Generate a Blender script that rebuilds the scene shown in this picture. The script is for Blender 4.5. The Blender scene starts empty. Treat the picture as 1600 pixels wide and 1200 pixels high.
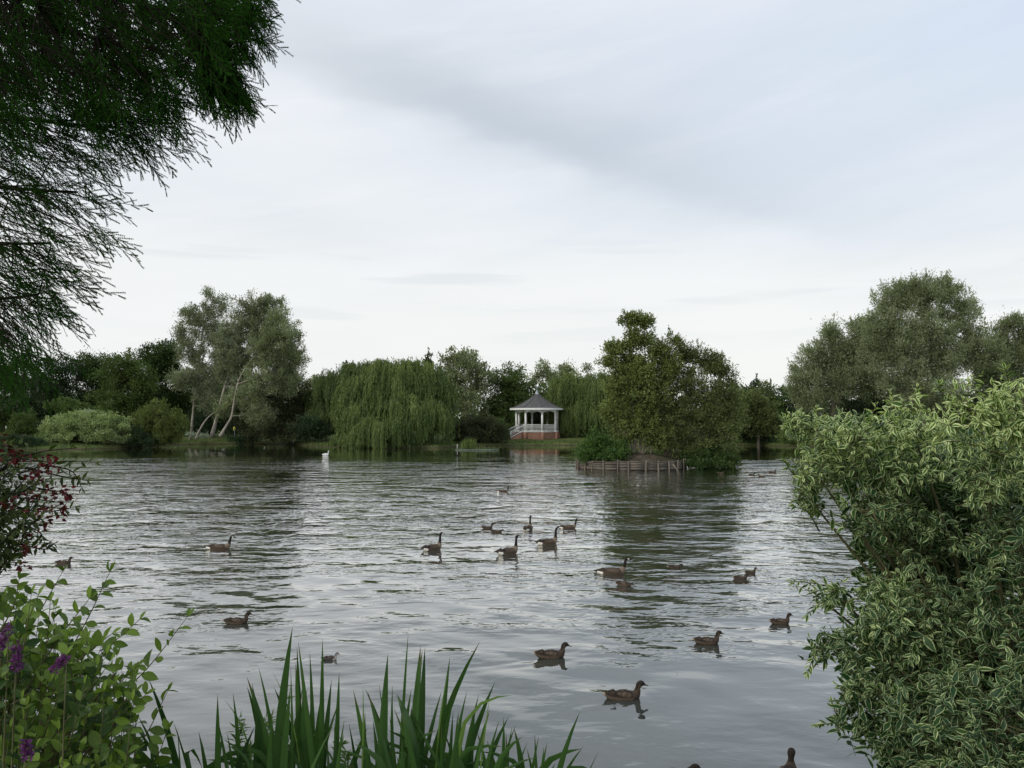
import bpy, math
import numpy as np
from mathutils import Vector

# ------------------------------------------------------------------ camera model
F, H, YH = 1250.0, 3.3, 658.0
PITCH = math.atan((YH - 600.0) / F)
CP, SP = math.cos(PITCH), math.sin(PITCH)
col = bpy.context.scene.collection
rng = np.random.default_rng(7)


def ray(px, py):
    x = (px - 800.0) / F
    y = (600.0 - py) / F
    return np.array([x, CP - y * SP, SP + y * CP])


def P(px, py, Y):
    d = ray(px, py)
    return np.array([0, 0, H]) + d * (Y / d[1])


def G(px, py, z=0.0):
    d = ray(px, py)
    return np.array([0, 0, H]) + d * ((z - H) / d[2])


def sm(a, b, x):
    t = np.clip((x - a) / (b - a), 0, 1)
    return t * t * (3 - 2 * t)


def unit(v):
    return v / np.maximum(np.linalg.norm(v, axis=-1, keepdims=True), 1e-9)


# ------------------------------------------------------------------ mesh collector
class Geo:
    def __init__(s):
        s.V, s.Q, s.T, s.R, s.U, s.C = [], [], [], [], [], []
        s.n = 0

    def add(s, V, Q=None, T=None, rnd=0.5, uv=None, c=None):
        V = np.asarray(V, float).reshape(-1, 3)
        k = len(V)
        if Q is not None and len(Q):
            s.Q.append(np.asarray(Q, int).reshape(-1, 4) + s.n)
        if T is not None and len(T):
            s.T.append(np.asarray(T, int).reshape(-1, 3) + s.n)
        s.V.append(V)
        s.R.append(np.broadcast_to(np.asarray(rnd, float), (k,)).copy())
        s.U.append(np.zeros((k, 2)) if uv is None else np.asarray(uv, float))
        s.C.append(np.ones((k, 3)) if c is None else np.broadcast_to(np.asarray(c, float), (k, 3)).copy())
        s.n += k
        return s

    def build(s, name, mat, parent=None, origin=(0, 0, 0), smooth=False, col_attr=False, uvs=False, link=True):
        V = np.concatenate(s.V) - np.asarray(origin, float)
        Q = np.concatenate(s.Q) if s.Q else np.zeros((0, 4), int)
        T = np.concatenate(s.T) if s.T else np.zeros((0, 3), int)
        me = bpy.data.meshes.new(name)
        me.vertices.add(len(V))
        me.vertices.foreach_set("co", V.astype(np.float32).ravel())
        loops = np.concatenate([Q.ravel(), T.ravel()]).astype(np.int32)
        me.loops.add(len(loops))
        me.loops.foreach_set("vertex_index", loops)
        nq, nt = len(Q), len(T)
        me.polygons.add(nq + nt)
        st = np.concatenate([np.arange(nq) * 4, nq * 4 + np.arange(nt) * 3]).astype(np.int32)
        me.polygons.foreach_set("loop_start", st)
        if smooth:
            me.polygons.foreach_set("use_smooth", np.ones(nq + nt, bool))
        a = me.attributes.new("rnd", 'FLOAT', 'POINT')
        a.data.foreach_set("value", np.concatenate(s.R).astype(np.float32))
        if uvs:
            a = me.attributes.new("luv", 'FLOAT2', 'POINT')
            a.data.foreach_set("vector", np.concatenate(s.U).astype(np.float32).ravel())
        if col_attr:
            a = me.attributes.new("tint", 'FLOAT_COLOR', 'POINT')
            C = np.concatenate(s.C)
            a.data.foreach_set("color", np.hstack([C, np.ones((len(C), 1))]).astype(np.float32).ravel())
        me.update(calc_edges=True)
        me.validate()
        o = bpy.data.objects.new(name, me)
        if mat:
            me.materials.append(mat)
        col.objects.link(o)
        if parent is not None:
            o.parent = parent
        else:
            o.location = origin
        return o


def tag(o, label=None, cat=None, group=None, kind=None):
    if label: o["label"] = label
    if cat: o["category"] = cat
    if group: o["group"] = group
    if kind: o["kind"] = kind
    return o


def empty(name, loc, label, cat, group=None, rz=0.0):
    o = bpy.data.objects.new(name, None)
    o.empty_display_size = 0.2
    col.objects.link(o)
    o.location = tuple(loc)
    o.rotation_euler = (0, 0, rz)
    return tag(o, label, cat, group)


def dup(root, loc, rz, label, group=None, scale=1.0, cat=None):
    r = root.copy(); col.objects.link(r)
    r.location = tuple(loc); r.rotation_euler = (0, 0, rz); r.scale = (scale,) * 3
    r["label"] = label
    if group: r["group"] = group
    if cat: r["category"] = cat
    for ch in list(root.children):
        c = ch.copy(); col.objects.link(c); c.parent = r
        for g in list(ch.children):
            d = g.copy(); col.objects.link(d); d.parent = c
    return r


# ------------------------------------------------------------------ shape helpers
def diamonds(g, B, D, N, L, W, rnd, mid=0.45):
    n = len(B)
    if n == 0: return
    D = unit(D); S = unit(np.cross(D, N))
    L = np.broadcast_to(L, (n,))[:, None]; W = np.broadcast_to(W, (n,))[:, None]
    M = B + D * L * mid
    V = np.stack([B, M + S * W / 2, B + D * L, M - S * W / 2], 1).reshape(-1, 3)
    g.add(V, np.arange(4 * n).reshape(-1, 4), rnd=np.repeat(np.broadcast_to(rnd, (n,)), 4))


def leaves(g, B, D, N, L, W, rnd, st=((0, .04), (.14, .55), (.38, 1), (.62, .86), (.84, .42), (1, .03)), fold=.25, curl=.15):
    """near leaves: midrib plus two margins, folded and curled"""
    n = len(B)
    if n == 0: return
    D = unit(D); S = unit(np.cross(D, N)); N = np.cross(S, D)
    L = np.broadcast_to(L, (n,))[:, None, None]; W = np.broadcast_to(W, (n,))[:, None, None]
    curl = np.broadcast_to(curl, (n,))[:, None, None]
    t = np.array([a for a, b in st]); w = np.array([b for a, b in st]); k = len(t)
    tt = t[None, :, None]; ww = w[None, :, None]
    C = B[:, None] + D[:, None] * L * tt - N[:, None] * curl * L * tt ** 2
    up = N[:, None] * fold * W * ww * .5
    A = C + S[:, None] * W * ww / 2 + up
    E = C - S[:, None] * W * ww / 2 + up
    V = np.stack([A, C, E], 2).reshape(n, -1, 3)
    q = []
    for i in range(k - 1):
        a = i * 3
        q += [[a, a + 1, a + 4, a + 3], [a + 1, a + 2, a + 5, a + 4]]
    Q = (np.array(q)[None] + (np.arange(n) * 3 * k)[:, None, None]).reshape(-1, 4)
    uv = np.zeros((n, k, 3, 2)); uv[..., 0] = np.array([1, 0, 1])[None, None]; uv[..., 1] = t[None, :, None]
    g.add(V.reshape(-1, 3), Q, rnd=np.repeat(np.broadcast_to(rnd, (n,)), 3 * k), uv=uv.reshape(-1, 2))


def sticks(g, A, B, ra, rb, n=5, rnd=.5):
    A = np.asarray(A, float).reshape(-1, 3); B = np.asarray(B, float).reshape(-1, 3); m = len(A)
    if m == 0: return
    D = unit(B - A)
    ref = np.where(np.abs(D[:, 2:3]) > .9, np.array([[1., 0, 0]]), np.array([[0, 0, 1.]]))
    S = unit(np.cross(D, ref)); T = np.cross(D, S)
    a = np.arange(n) * 2 * math.pi / n
    ring = np.cos(a)[None, :, None] * S[:, None] + np.sin(a)[None, :, None] * T[:, None]
    ra = np.broadcast_to(ra, (m,))[:, None, None]; rb = np.broadcast_to(rb, (m,))[:, None, None]
    V = np.concatenate([A[:, None] + ring * ra, B[:, None] + ring * rb], 1)
    q = np.array([[i, (i + 1) % n, n + (i + 1) % n, n + i] for i in range(n)])
    Q = (q[None] + (np.arange(m) * 2 * n)[:, None, None]).reshape(-1, 4)
    g.add(V.reshape(-1, 3), Q, rnd=rnd)


def tube(g, pts, rad, n=8, rnd=.5, wob=0.0, sub=4, c=None):
    pts = np.asarray(pts, float); rad = np.broadcast_to(rad, (len(pts),)).astype(float)
    if sub > 1 and len(pts) > 2: pts, rad = spline(pts, rad, sub)
    k = len(pts); t = np.gradient(pts, axis=0); t = unit(t)
    ref = np.array([0, 0, 1.]) if abs(t[0, 2]) < .9 else np.array([0, 1., 0])
    a = np.arange(n) * 2 * math.pi / n
    V = []
    s = unit(np.cross(t[0], ref))
    for i in range(k):
        s = unit(s - t[i] * np.dot(s, t[i])); b = np.cross(t[i], s)
        r = rad[i] * (1 + wob * rng.normal(size=n) * .5)
        V.append(pts[i] + (np.cos(a) * r)[:, None] * s + (np.sin(a) * r)[:, None] * b)
    V = np.concatenate(V)
    Q = [[i * n + j, i * n + (j + 1) % n, (i + 1) * n + (j + 1) % n, (i + 1) * n + j] for i in range(k - 1) for j in range(n)]
    T = [[0, (j + 1) % n, j] for j in range(1, n - 1)] + [[(k - 1) * n, (k - 1) * n + j, (k - 1) * n + j + 1] for j in range(1, n - 1)]
    g.add(V, Q, T, rnd=rnd, c=c)


def spline(pts, rad, sub):
    p = np.vstack([2 * pts[0] - pts[1], pts, 2 * pts[-1] - pts[-2]])
    op, orr = [], []
    for i in range(1, len(p) - 2):
        for j in range(sub):
            t = j / sub
            op.append(.5 * ((2 * p[i]) + (p[i + 1] - p[i - 1]) * t + (2 * p[i - 1] - 5 * p[i] + 4 * p[i + 1] - p[i + 2]) * t * t
                            + (3 * p[i] - p[i - 1] - 3 * p[i + 1] + p[i + 2]) * t ** 3))
            orr.append(rad[i - 1] * (1 - t) + rad[i] * t)
    op.append(pts[-1]); orr.append(rad[-1])
    return np.array(op), np.array(orr)


def box(g, c, s, rz=0.0, rnd=.5, col_=None, tilt=0.0):
    x, y, z = s[0] / 2, s[1] / 2, s[2] / 2
    V = np.array([[-x, -y, -z], [x, -y, -z], [x, y, -z], [-x, y, -z], [-x, -y, z], [x, -y, z], [x, y, z], [-x, y, z]])
    if tilt:
        ct, st_ = math.cos(tilt), math.sin(tilt)
        V = V @ np.array([[ct, 0, -st_], [0, 1, 0], [st_, 0, ct]])
    cz, sz = math.cos(rz), math.sin(rz)
    V = V @ np.array([[cz, sz, 0], [-sz, cz, 0], [0, 0, 1]]) + np.asarray(c, float)
    g.add(V, [[0, 3, 2, 1], [4, 5, 6, 7], [0, 1, 5, 4], [1, 2, 6, 5], [2, 3, 7, 6], [3, 0, 4, 7]], rnd=rnd, c=col_)


# ------------------------------------------------------------------ materials
def newmat(name):
    m = bpy.data.materials.new(name); m.use_nodes = True
    nt = m.node_tree; nt.nodes.clear()
    return m, nt, nt.nodes, nt.links


def mathn(nt, op, a, b=None, c=None, clamp=False):
    n = nt.nodes.new("ShaderNodeMath"); n.operation = op; n.use_clamp = clamp
    for i, v in enumerate((a, b, c)):
        if v is None: continue
        if isinstance(v, (int, float)): n.inputs[i].default_value = v
        else: nt.links.new(v, n.inputs[i])
    return n.outputs[0]


def mixc(nt, fac, a, b, mode='MIX'):
    n = nt.nodes.new("ShaderNodeMix"); n.data_type = 'RGBA'; n.blend_type = mode
    for i, v in ((0, fac), (6, a), (7, b)):
        if isinstance(v, (int, float)): n.inputs[i].default_value = v
        elif isinstance(v, (tuple, list)): n.inputs[i].default_value = (*v[:3], 1)
        else: nt.links.new(v, n.inputs[i])
    return n.outputs[2]


def noise(nt, vec, scale, detail=3, rough=.5, out=0):
    n = nt.nodes.new("ShaderNodeTexNoise"); n.inputs["Scale"].default_value = scale
    n.inputs["Detail"].default_value = detail; n.inputs["Roughness"].default_value = rough
    if vec is not None: nt.links.new(vec, n.inputs["Vector"])
    return n.outputs[out]


def attr(nt, name, out="Fac"):
    n = nt.nodes.new("ShaderNodeAttribute"); n.attribute_name = name
    return n.outputs[out]


def pos(nt):
    return nt.nodes.new("ShaderNodeNewGeometry").outputs["Position"]


def vec_(nt, a, b, c):
    n = nt.nodes.new("ShaderNodeCombineXYZ")
    for i, v in enumerate((a, b, c)): nt.links.new(v, n.inputs[i])
    return n.outputs[0]


def leafmat(name, c1, c2, c3=None, trans=.3, rough=.55, nscale=.35, margin=None, spec=.25, vein=None):
    """c1..c2 by random leaf, c3 in large soft patches; margin = pale leaf edge colour"""
    m, nt, N, L = newmat(name)
    base = mixc(nt, attr(nt, "rnd"), c1, c2)
    if c3:
        n = noise(nt, pos(nt), nscale, 2)
        f = mathn(nt, 'MULTIPLY_ADD', n, 4.0, -1.6, True)
        base = mixc(nt, mathn(nt, 'MULTIPLY', f, .75), base, c3)
    if vein:
        sep = N.new("ShaderNodeSeparateXYZ"); L.new(attr(nt, "luv", "Vector"), sep.inputs[0])
        u, t_ = sep.outputs[0], sep.outputs[1]
        if vein == 'blade':
            k = noise(nt, vec_(nt, mathn(nt, 'MULTIPLY', u, 9.0), mathn(nt, 'MULTIPLY', attr(nt, "rnd"), 40.0), mathn(nt, 'MULTIPLY', t_, 2.0)), 1.0, 2)
            base = mixc(nt, .7, base, mixc(nt, k, (.45, .5, .5), (1.5, 1.45, 1.4)), 'MULTIPLY')
            tip = mathn(nt, 'MULTIPLY', mathn(nt, 'SUBTRACT', mathn(nt, 'MULTIPLY_ADD', attr(nt, "rnd"), .10, t_), 1.0), 14.0, None, True)
            base = mixc(nt, tip, base, (.11, .085, .04))
        else:
            k = mathn(nt, 'SINE', mathn(nt, 'MULTIPLY', mathn(nt, 'SUBTRACT', t_, mathn(nt, 'MULTIPLY', u, .35)), 44.0))
            k = mathn(nt, 'MULTIPLY', mathn(nt, 'SUBTRACT', k, .75), 3.0, None, True)
            mid_ = mathn(nt, 'MULTIPLY_ADD', u, -9.0, 1.0, True)
            base = mixc(nt, mathn(nt, 'MULTIPLY', mathn(nt, 'MAXIMUM', k, mid_), .45), base, mixc(nt, 1.0, base, (1.9, 1.7, 1.9), 'MULTIPLY'))
            hole = mathn(nt, 'MULTIPLY_ADD', noise(nt, pos(nt), 90, 2), 9.0, -6.1, True)
            base = mixc(nt, hole, base, (.12, .085, .03))
    if margin:
        sep = N.new("ShaderNodeSeparateXYZ"); L.new(attr(nt, "luv", "Vector"), sep.inputs[0])
        nn = noise(nt, pos(nt), 60, 2)
        r = mathn(nt, 'MULTIPLY_ADD', nn, .5, .50)
        r = mathn(nt, 'MULTIPLY_ADD', attr(nt, "rnd"), -.42, r)
        e = mathn(nt, 'MULTIPLY', mathn(nt, 'SUBTRACT', sep.outputs[0], r), 9.0, None, True)
        base = mixc(nt, e, base, mixc(nt, attr(nt, "rnd"), (.36, .43, .23), margin))
    p = N.new("ShaderNodeBsdfPrincipled"); p.inputs["Roughness"].default_value = rough
    p.inputs["Specular IOR Level"].default_value = spec
    L.new(base, p.inputs["Base Color"])
    t = N.new("ShaderNodeBsdfTranslucent"); L.new(mixc(nt, .35, base, (.25, .4, .05), 'MIX'), t.inputs[0])
    t2 = mixc(nt, 1.0, base, (1.1, 1.25, .6), 'MULTIPLY'); L.new(t2, t.inputs[0])
    mx = N.new("ShaderNodeMixShader"); mx.inputs[0].default_value = trans
    L.new(p.outputs[0], mx.inputs[1]); L.new(t.outputs[0], mx.inputs[2])
    o = N.new("ShaderNodeOutputMaterial"); L.new(mx.outputs[0], o.inputs[0])
    return m


def plain(name, c1, c2=None, scale=8, rough=.7, bump=0.0, bscale=30, stretch=None, spec=.3, metal=0, tint=False, mot=0):
    m, nt, N, L = newmat(name)
    tc = N.new("ShaderNodeTexCoord").outputs["Object"]
    v = tc
    if stretch:
        mp = N.new("ShaderNodeMapping"); mp.inputs["Scale"].default_value = stretch; L.new(tc, mp.inputs[0]); v = mp.outputs[0]
    p = N.new("ShaderNodeBsdfPrincipled"); p.inputs["Roughness"].default_value = rough
    p.inputs["Specular IOR Level"].default_value = spec; p.inputs["Metallic"].default_value = metal
    if tint:
        b = attr(nt, "tint", "Color")
        n = mathn(nt, 'MULTIPLY_ADD', noise(nt, v, scale, 4, .65), 2.2, -.1, True)
        b = mixc(nt, mot, b, mixc(nt, n, (.25, .25, .25), (1.7, 1.6, 1.45)), 'MULTIPLY')
    elif c2:
        n = mathn(nt, 'MULTIPLY_ADD', noise(nt, v, scale, 4, .6), 2.4, -.7, True)
        b = mixc(nt, n, c1, c2)
    else:
        b = mixc(nt, 0.0, c1, c1)
    L.new(b, p.inputs["Base Color"])
    if bump:
        bn = N.new("ShaderNodeBump"); bn.inputs["Strength"].default_value = bump; bn.inputs["Distance"].default_value = .02
        L.new(noise(nt, v, bscale, 3), bn.inputs["Height"]); L.new(bn.outputs[0], p.inputs["Normal"])
    o = N.new("ShaderNodeOutputMaterial"); L.new(p.outputs[0], o.inputs[0])
    return m


M = {}
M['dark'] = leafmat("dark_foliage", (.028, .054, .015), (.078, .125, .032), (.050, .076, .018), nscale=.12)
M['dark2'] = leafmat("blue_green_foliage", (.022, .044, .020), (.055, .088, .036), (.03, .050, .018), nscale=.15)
M['mid'] = leafmat("mid_foliage", (.045, .080, .020), (.125, .175, .045), (.070, .098, .024), nscale=.2)
M['olive'] = leafmat("olive_foliage", (.075, .105, .026), (.18, .22, .062), (.10, .125, .035), nscale=.4)
M['silver'] = leafmat("silver_foliage", (.12, .145, .085), (.34, .37, .26), (.16, .185, .10), nscale=.3, trans=.35)
M['silver2'] = leafmat("grey_green_foliage", (.125, .155, .080), (.39, .43, .27), (.16, .19, .095), nscale=.2, trans=.4)
M['weep'] = leafmat("weeping_foliage", (.065, .105, .026), (.185, .235, .070), (.085, .125, .034), nscale=.35)
M['weepd'] = leafmat("weeping_dark_foliage", (.055, .090, .024), (.15, .195, .055), (.07, .105, .03), nscale=.3)
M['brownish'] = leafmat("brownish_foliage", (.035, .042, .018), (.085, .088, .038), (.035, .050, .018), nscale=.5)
M['ash'] = leafmat("ash_foliage", (.085, .12, .030), (.26, .30, .095), (.12, .155, .045), nscale=.5)
M['islandwillow'] = leafmat("sallow_foliage", (.070, .098, .030), (.20, .24, .085), (.085, .11, .032), nscale=.35)
M['bright'] = leafmat("fresh_foliage", (.028, .070, .016), (.095, .165, .035), None)
M['variefar'] = leafmat("pale_variegated_foliage", (.14, .20, .06), (.40, .46, .22), (.20, .26, .09), nscale=.8, trans=.25)
M['palesilver'] = leafmat("pale_silver_foliage", (.22, .27, .20), (.42, .47, .38), None)
M['varie'] = leafmat("variegated_leaf", (.020, .056, .020), (.100, .185, .046), None, margin=(.60, .67, .32), rough=.5, spec=.25)
M['alder'] = leafmat("round_leaf", (.026, .062, .014), (.14, .22, .034), None, rough=.5, spec=.25, vein='leaf')
M['cypress'] = leafmat("cypress_needles", (.010, .034, .008), (.035, .095, .014), (.016, .045, .008), nscale=2, trans=.35, rough=.9, spec=.0)
M['redleaf'] = leafmat("red_leaf", (.040, .006, .008), (.13, .014, .018), None, trans=.25)
M['shrubleaf'] = leafmat("small_shrub_leaf", (.020, .038, .010), (.060, .085, .018), None)
M['iris'] = leafmat("sword_leaf", (.014, .042, .012), (.060, .135, .030), (.035, .085, .018), nscale=4, trans=.3, rough=.45, spec=.35, vein='blade')
M['weed'] = leafmat("weed_leaf", (.07, .14, .03), (.13, .21, .05), None)
M['purple'] = leafmat("purple_petal", (.08, .022, .095), (.21, .06, .22), None, trans=.2)
M['grass'] = leafmat("grass_blade", (.030, .060, .014), (.085, .12, .030), (.060, .070, .024), nscale=.6)
M['reed'] = leafmat("reed_blade", (.07, .12, .03), (.16, .20, .06), None)
M['bark'] = plain("brown_bark", (.035, .028, .020), (.10, .085, .065), 6, .9, .6, 20, (1, 1, .3))
M['palebark'] = plain("pale_bark", (.13, .115, .085), (.42, .38, .31), 1.6, .8, .4, 12, (1, 1, .5))
M['greybark'] = plain("grey_bark", (.07, .06, .045), (.22, .19, .14), 3, .85, .4, 20, (1, 1, .4))
M['twig'] = plain("green_twig", (.06, .06, .03), (.14, .13, .06), 12, .7)
M['darktwig'] = plain("dark_twig", (.010, .009, .006), (.024, .020, .015), 12, .9, spec=.05)
M['white'] = plain("white_paint", (.66, .66, .62), (.82, .82, .79), 1.4, .45)
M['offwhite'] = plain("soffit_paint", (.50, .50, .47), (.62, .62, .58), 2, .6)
M['lead'] = plain("lead_sheet", (.30, .33, .35), (.42, .45, .47), 5, .5)
M['wood'] = plain("weathered_wood", (.075, .062, .048), (.21, .18, .14), 5, .85, .5, 30, (1, 1, .2))
M['wood2'] = plain("weathered_board", (.065, .056, .045), (.17, .145, .115), 2.5, .85, .5, 25, (.3, 1, 2))
M['soil'] = plain("brown_soil", (.040, .032, .022), (.105, .082, .056), 3, .95, .7, 12)
M['yellow'] = plain("yellow_sign", (.55, .55, .10), (.66, .64, .16), 9, .5)
M['bluepost'] = plain("grey_post", (.16, .20, .26), (.24, .28, .33), 9, .5)
M['stake'] = plain("white_stake", (.50, .50, .45), (.66, .66, .6), 9, .6)
M['raft'] = plain("grey_float", (.05, .07, .05), (.15, .17, .13), 6, .9)
M['bird'] = plain("feathers", (1, 1, 1), scale=38, rough=.75, bump=.5, bscale=90, tint=True, mot=.55, spec=.15)
M['birdplain'] = plain("smooth_feathers", (1, 1, 1), scale=20, rough=.7, tint=True, mot=.15, spec=.15)


def brickmat():
    m, nt, N, L = newmat("red_brick")
    tc = N.new("ShaderNodeTexCoord").outputs["Object"]
    uv = N.new("ShaderNodeUVMap")
    b = N.new("ShaderNodeTexBrick"); b.inputs["Scale"].default_value = 1.0
    b.inputs["Brick Width"].default_value = .215; b.inputs["Row Height"].default_value = .075
    b.inputs["Mortar Size"].default_value = .010
    b.inputs["Color1"].default_value = (.27, .105, .052, 1); b.inputs["Color2"].default_value = (.18, .070, .038, 1)
    b.inputs["Mortar"].default_value = (.24, .20, .16, 1)
    sx = N.new("ShaderNodeSeparateXYZ"); L.new(tc, sx.inputs[0])
    cx = N.new("ShaderNodeCombineXYZ")
    L.new(mathn(nt, 'ADD', sx.outputs[0], sx.outputs[1]), cx.inputs[0]); L.new(sx.outputs[2], cx.inputs[1])
    L.new(cx.outputs[0], b.inputs["Vector"])
    c = mixc(nt, .5, b.outputs[0], mixc(nt, noise(nt, tc, 1.3, 3), (.6, .5, .5), (1.5, 1.5, 1.4)), 'MULTIPLY')
    p = N.new("ShaderNodeBsdfPrincipled"); p.inputs["Roughness"].default_value = .85
    L.new(c, p.inputs["Base Color"])
    o = N.new("ShaderNodeOutputMaterial"); L.new(p.outputs[0], o.inputs[0])
    return m


def slatemat():
    m, nt, N, L = newmat("grey_shingle")
    tc = N.new("ShaderNodeTexCoord").outputs["Object"]
    sx = N.new("ShaderNodeSeparateXYZ"); L.new(tc, sx.inputs[0])
    ang = mathn(nt, 'ARCTAN2', sx.outputs[1], sx.outputs[0])
    cx = N.new("ShaderNodeCombineXYZ"); L.new(mathn(nt, 'MULTIPLY', ang, 3.0), cx.inputs[0]); L.new(mathn(nt, 'MULTIPLY', sx.outputs[2], 1.6), cx.inputs[1])
    b = N.new("ShaderNodeTexBrick"); b.inputs["Scale"].default_value = 1
    b.inputs["Brick Width"].default_value = .4; b.inputs["Row Height"].default_value = .22; b.inputs["Mortar Size"].default_value = .012
    b.inputs["Color1"].default_value = (.062, .061, .060, 1); b.inputs["Color2"].default_value = (.105, .10, .097, 1); b.inputs["Mortar"].default_value = (.05, .05, .05, 1)
    L.new(cx.outputs[0], b.inputs["Vector"])
    c = mixc(nt, .7, b.outputs[0], mixc(nt, noise(nt, tc, 1.5, 4, .7), (.5, .5, .5), (1.4, 1.36, 1.3)), 'MULTIPLY')
    p = N.new("ShaderNodeBsdfPrincipled"); p.inputs["Roughness"].default_value = .8
    L.new(c, p.inputs["Base Color"])
    o = N.new("ShaderNodeOutputMaterial"); L.new(p.outputs[0], o.inputs[0])
    return m


M['brick'] = brickmat(); M['slate'] = slatemat()


def groundmat():
    m, nt, N, L = newmat("bank_turf")
    v = pos(nt)
    sx = N.new("ShaderNodeSeparateXYZ"); L.new(v, sx.inputs[0])
    n1 = noise(nt, v, .35, 5, .6); n2 = noise(nt, v, 9, 3, .6)
    g = mixc(nt, mathn(nt, 'MULTIPLY_ADD', n1, 3, -1, True), (.045, .080, .018), (.11, .125, .045))
    g = mixc(nt, .6, g, mixc(nt, n2, (.5, .5, .5), (1.5, 1.5, 1.5)), 'MULTIPLY')
    mud = mixc(nt, n2, (.035, .026, .018), (.10, .08, .055))
    e = mathn(nt, 'MULTIPLY', mathn(nt, 'SUBTRACT', mathn(nt, 'MULTIPLY_ADD', n2, .2, .04), sx.outputs[2]), 14, None, True)
    c = mixc(nt, e, g, mud)
    p = N.new("ShaderNodeBsdfPrincipled"); p.inputs["Roughness"].default_value = .95; p.inputs["Specular IOR Level"].default_value = .1
    L.new(c, p.inputs["Base Color"])
    o = N.new("ShaderNodeOutputMaterial"); L.new(p.outputs[0], o.inputs[0])
    return m


def watermat():
    m, nt, N, L = newmat("pond_water")
    v = pos(nt)
    sx = N.new("ShaderNodeSeparateXYZ"); L.new(v, sx.inputs[0])
    X, Y = sx.outputs[0], sx.outputs[1]
    def ramp(a, b):
        n = N.new("ShaderNodeMapRange"); n.interpolation_type = 'SMOOTHSTEP'
        n.inputs[1].default_value = a; n.inputs[2].default_value = b; L.new(Y, n.inputs[0]); return n.outputs[0]
    def mapped(sxx, syy, rot=0.0):
        mp = N.new("ShaderNodeMapping"); mp.inputs["Scale"].default_value = (sxx, syy, 1); mp.inputs["Rotation"].default_value = (0, 0, rot)
        L.new(v, mp.inputs[0]); return mp.outputs[0]
    # wind patches
    patch = mathn(nt, 'MULTIPLY_ADD', noise(nt, mapped(.05, .11, .2), 1.0, 3, .55), 3.2, -1.1, True)
    patch = mathn(nt, 'MULTIPLY_ADD', patch, .75, .25)
    clus = mathn(nt, 'MULTIPLY_ADD', noise(nt, mapped(.32, .7, .3), 1.0, 3, .6), 5.0, -2.1, True)
    patch = mathn(nt, 'MULTIPLY', patch, mathn(nt, 'MULTIPLY_ADD', clus, 1.3, .42))
    near = ramp(8.5, 17); calm = mathn(nt, 'SUBTRACT', 1.0, ramp(58, 82))
    calm = mathn(nt, 'MULTIPLY_ADD', calm, .93, .07)
    amp = mathn(nt, 'MULTIPLY', mathn(nt, 'MULTIPLY', mathn(nt, 'MULTIPLY_ADD', near, .68, .32), calm), patch)
    h1 = noise(nt, mapped(1.5, 2.3, .08), 1.0, 3, .55)
    h2 = noise(nt, mapped(3.6, 5.2, -.12), 1.0, 2, .5)
    hh = mathn(nt, 'MULTIPLY_ADD', h2, .70, mathn(nt, 'MULTIPLY', h1, 1.0))
    h3 = noise(nt, mapped(4.2, 2.3, .15), 1.0, 2, .5)
    hh = mathn(nt, 'MULTIPLY_ADD', mathn(nt, 'MULTIPLY', h3, ramp(14, 30)), 1.7, hh)
    hh = mathn(nt, 'MULTIPLY', hh, amp)
    b = N.new("ShaderNodeBump"); b.inputs["Strength"].default_value = 1.0; b.inputs["Distance"].default_value = .034
    L.new(hh, b.inputs["Height"])
    body = N.new("ShaderNodeBsdfDiffuse"); body.inputs[0].default_value = (.040, .047, .040, 1)
    gl = N.new("ShaderNodeBsdfGlossy"); gl.inputs["Roughness"].default_value = .02; gl.inputs[0].default_value = (1, 1, .985, 1)
    fr = N.new("ShaderNodeFresnel"); fr.inputs[0].default_value = 2.35
    L.new(b.outputs[0], fr.inputs["Normal"]); L.new(b.outputs[0], gl.inputs["Normal"])
    mx = N.new("ShaderNodeMixShader"); L.new(mathn(nt, 'MULTIPLY_ADD', fr.outputs[0], 2.3, -.34, True), mx.inputs[0]); L.new(body.outputs[0], mx.inputs[1]); L.new(gl.outputs[0], mx.inputs[2])
    o = N.new("ShaderNodeOutputMaterial"); L.new(mx.outputs[0], o.inputs[0])
    return m


M['ground'] = groundmat(); M['water'] = watermat()

# ------------------------------------------------------------------ lake outline and terrain
far = [(-160, 701), (0, 702), (60, 703), (140, 702), (215, 699), (262, 696), (300, 694.5), (360, 694), (440, 694), (480, 696.5),
       (530, 699), (600, 700.5), (680, 700), (735, 698), (790, 696.5), (840, 696), (905, 696), (960, 697), (1060, 697), (1150, 696), (1190, 696), (1240, 698), (1300, 699), (1420, 702), (1560, 705)]
poly = [tuple(G(px, py)[:2]) for px, py in far]
poly += [(62, 70), (46, 40), (30, 18), (14, 9.5), (6, 7.0), (2.0, 6.4), (0, 6.2), (-3, 6.4), (-7, 7.5), (-16, 14), (-34, 34), (-62, 60), (-76, 78)]
poly = np.array(poly)


def lake_sd(x, y):
    """positive on land, negative in the lake"""
    x = np.asarray(x, float); y = np.asarray(y, float)
    sh = x.shape; x = x.ravel(); y = y.ravel()
    d2 = np.full(x.shape, 1e18); inside = np.zeros(x.shape, bool)
    n = len(poly)
    for i in range(n):
        ax, ay = poly[i]; bx, by = poly[(i + 1) % n]
        ex, ey = bx - ax, by - ay
        t = np.clip(((x - ax) * ex + (y - ay) * ey) / (ex * ex + ey * ey), 0, 1)
        d2 = np.minimum(d2, (x - ax - t * ex) ** 2 + (y - ay - t * ey) ** 2)
        c = ((ay > y) != (by > y)) & (x < (bx - ax) * (y - ay) / (by - ay + 1e-12) + ax)
        inside ^= c
    d = np.sqrt(d2)
    return np.where(inside, -d, d).reshape(sh)


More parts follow.
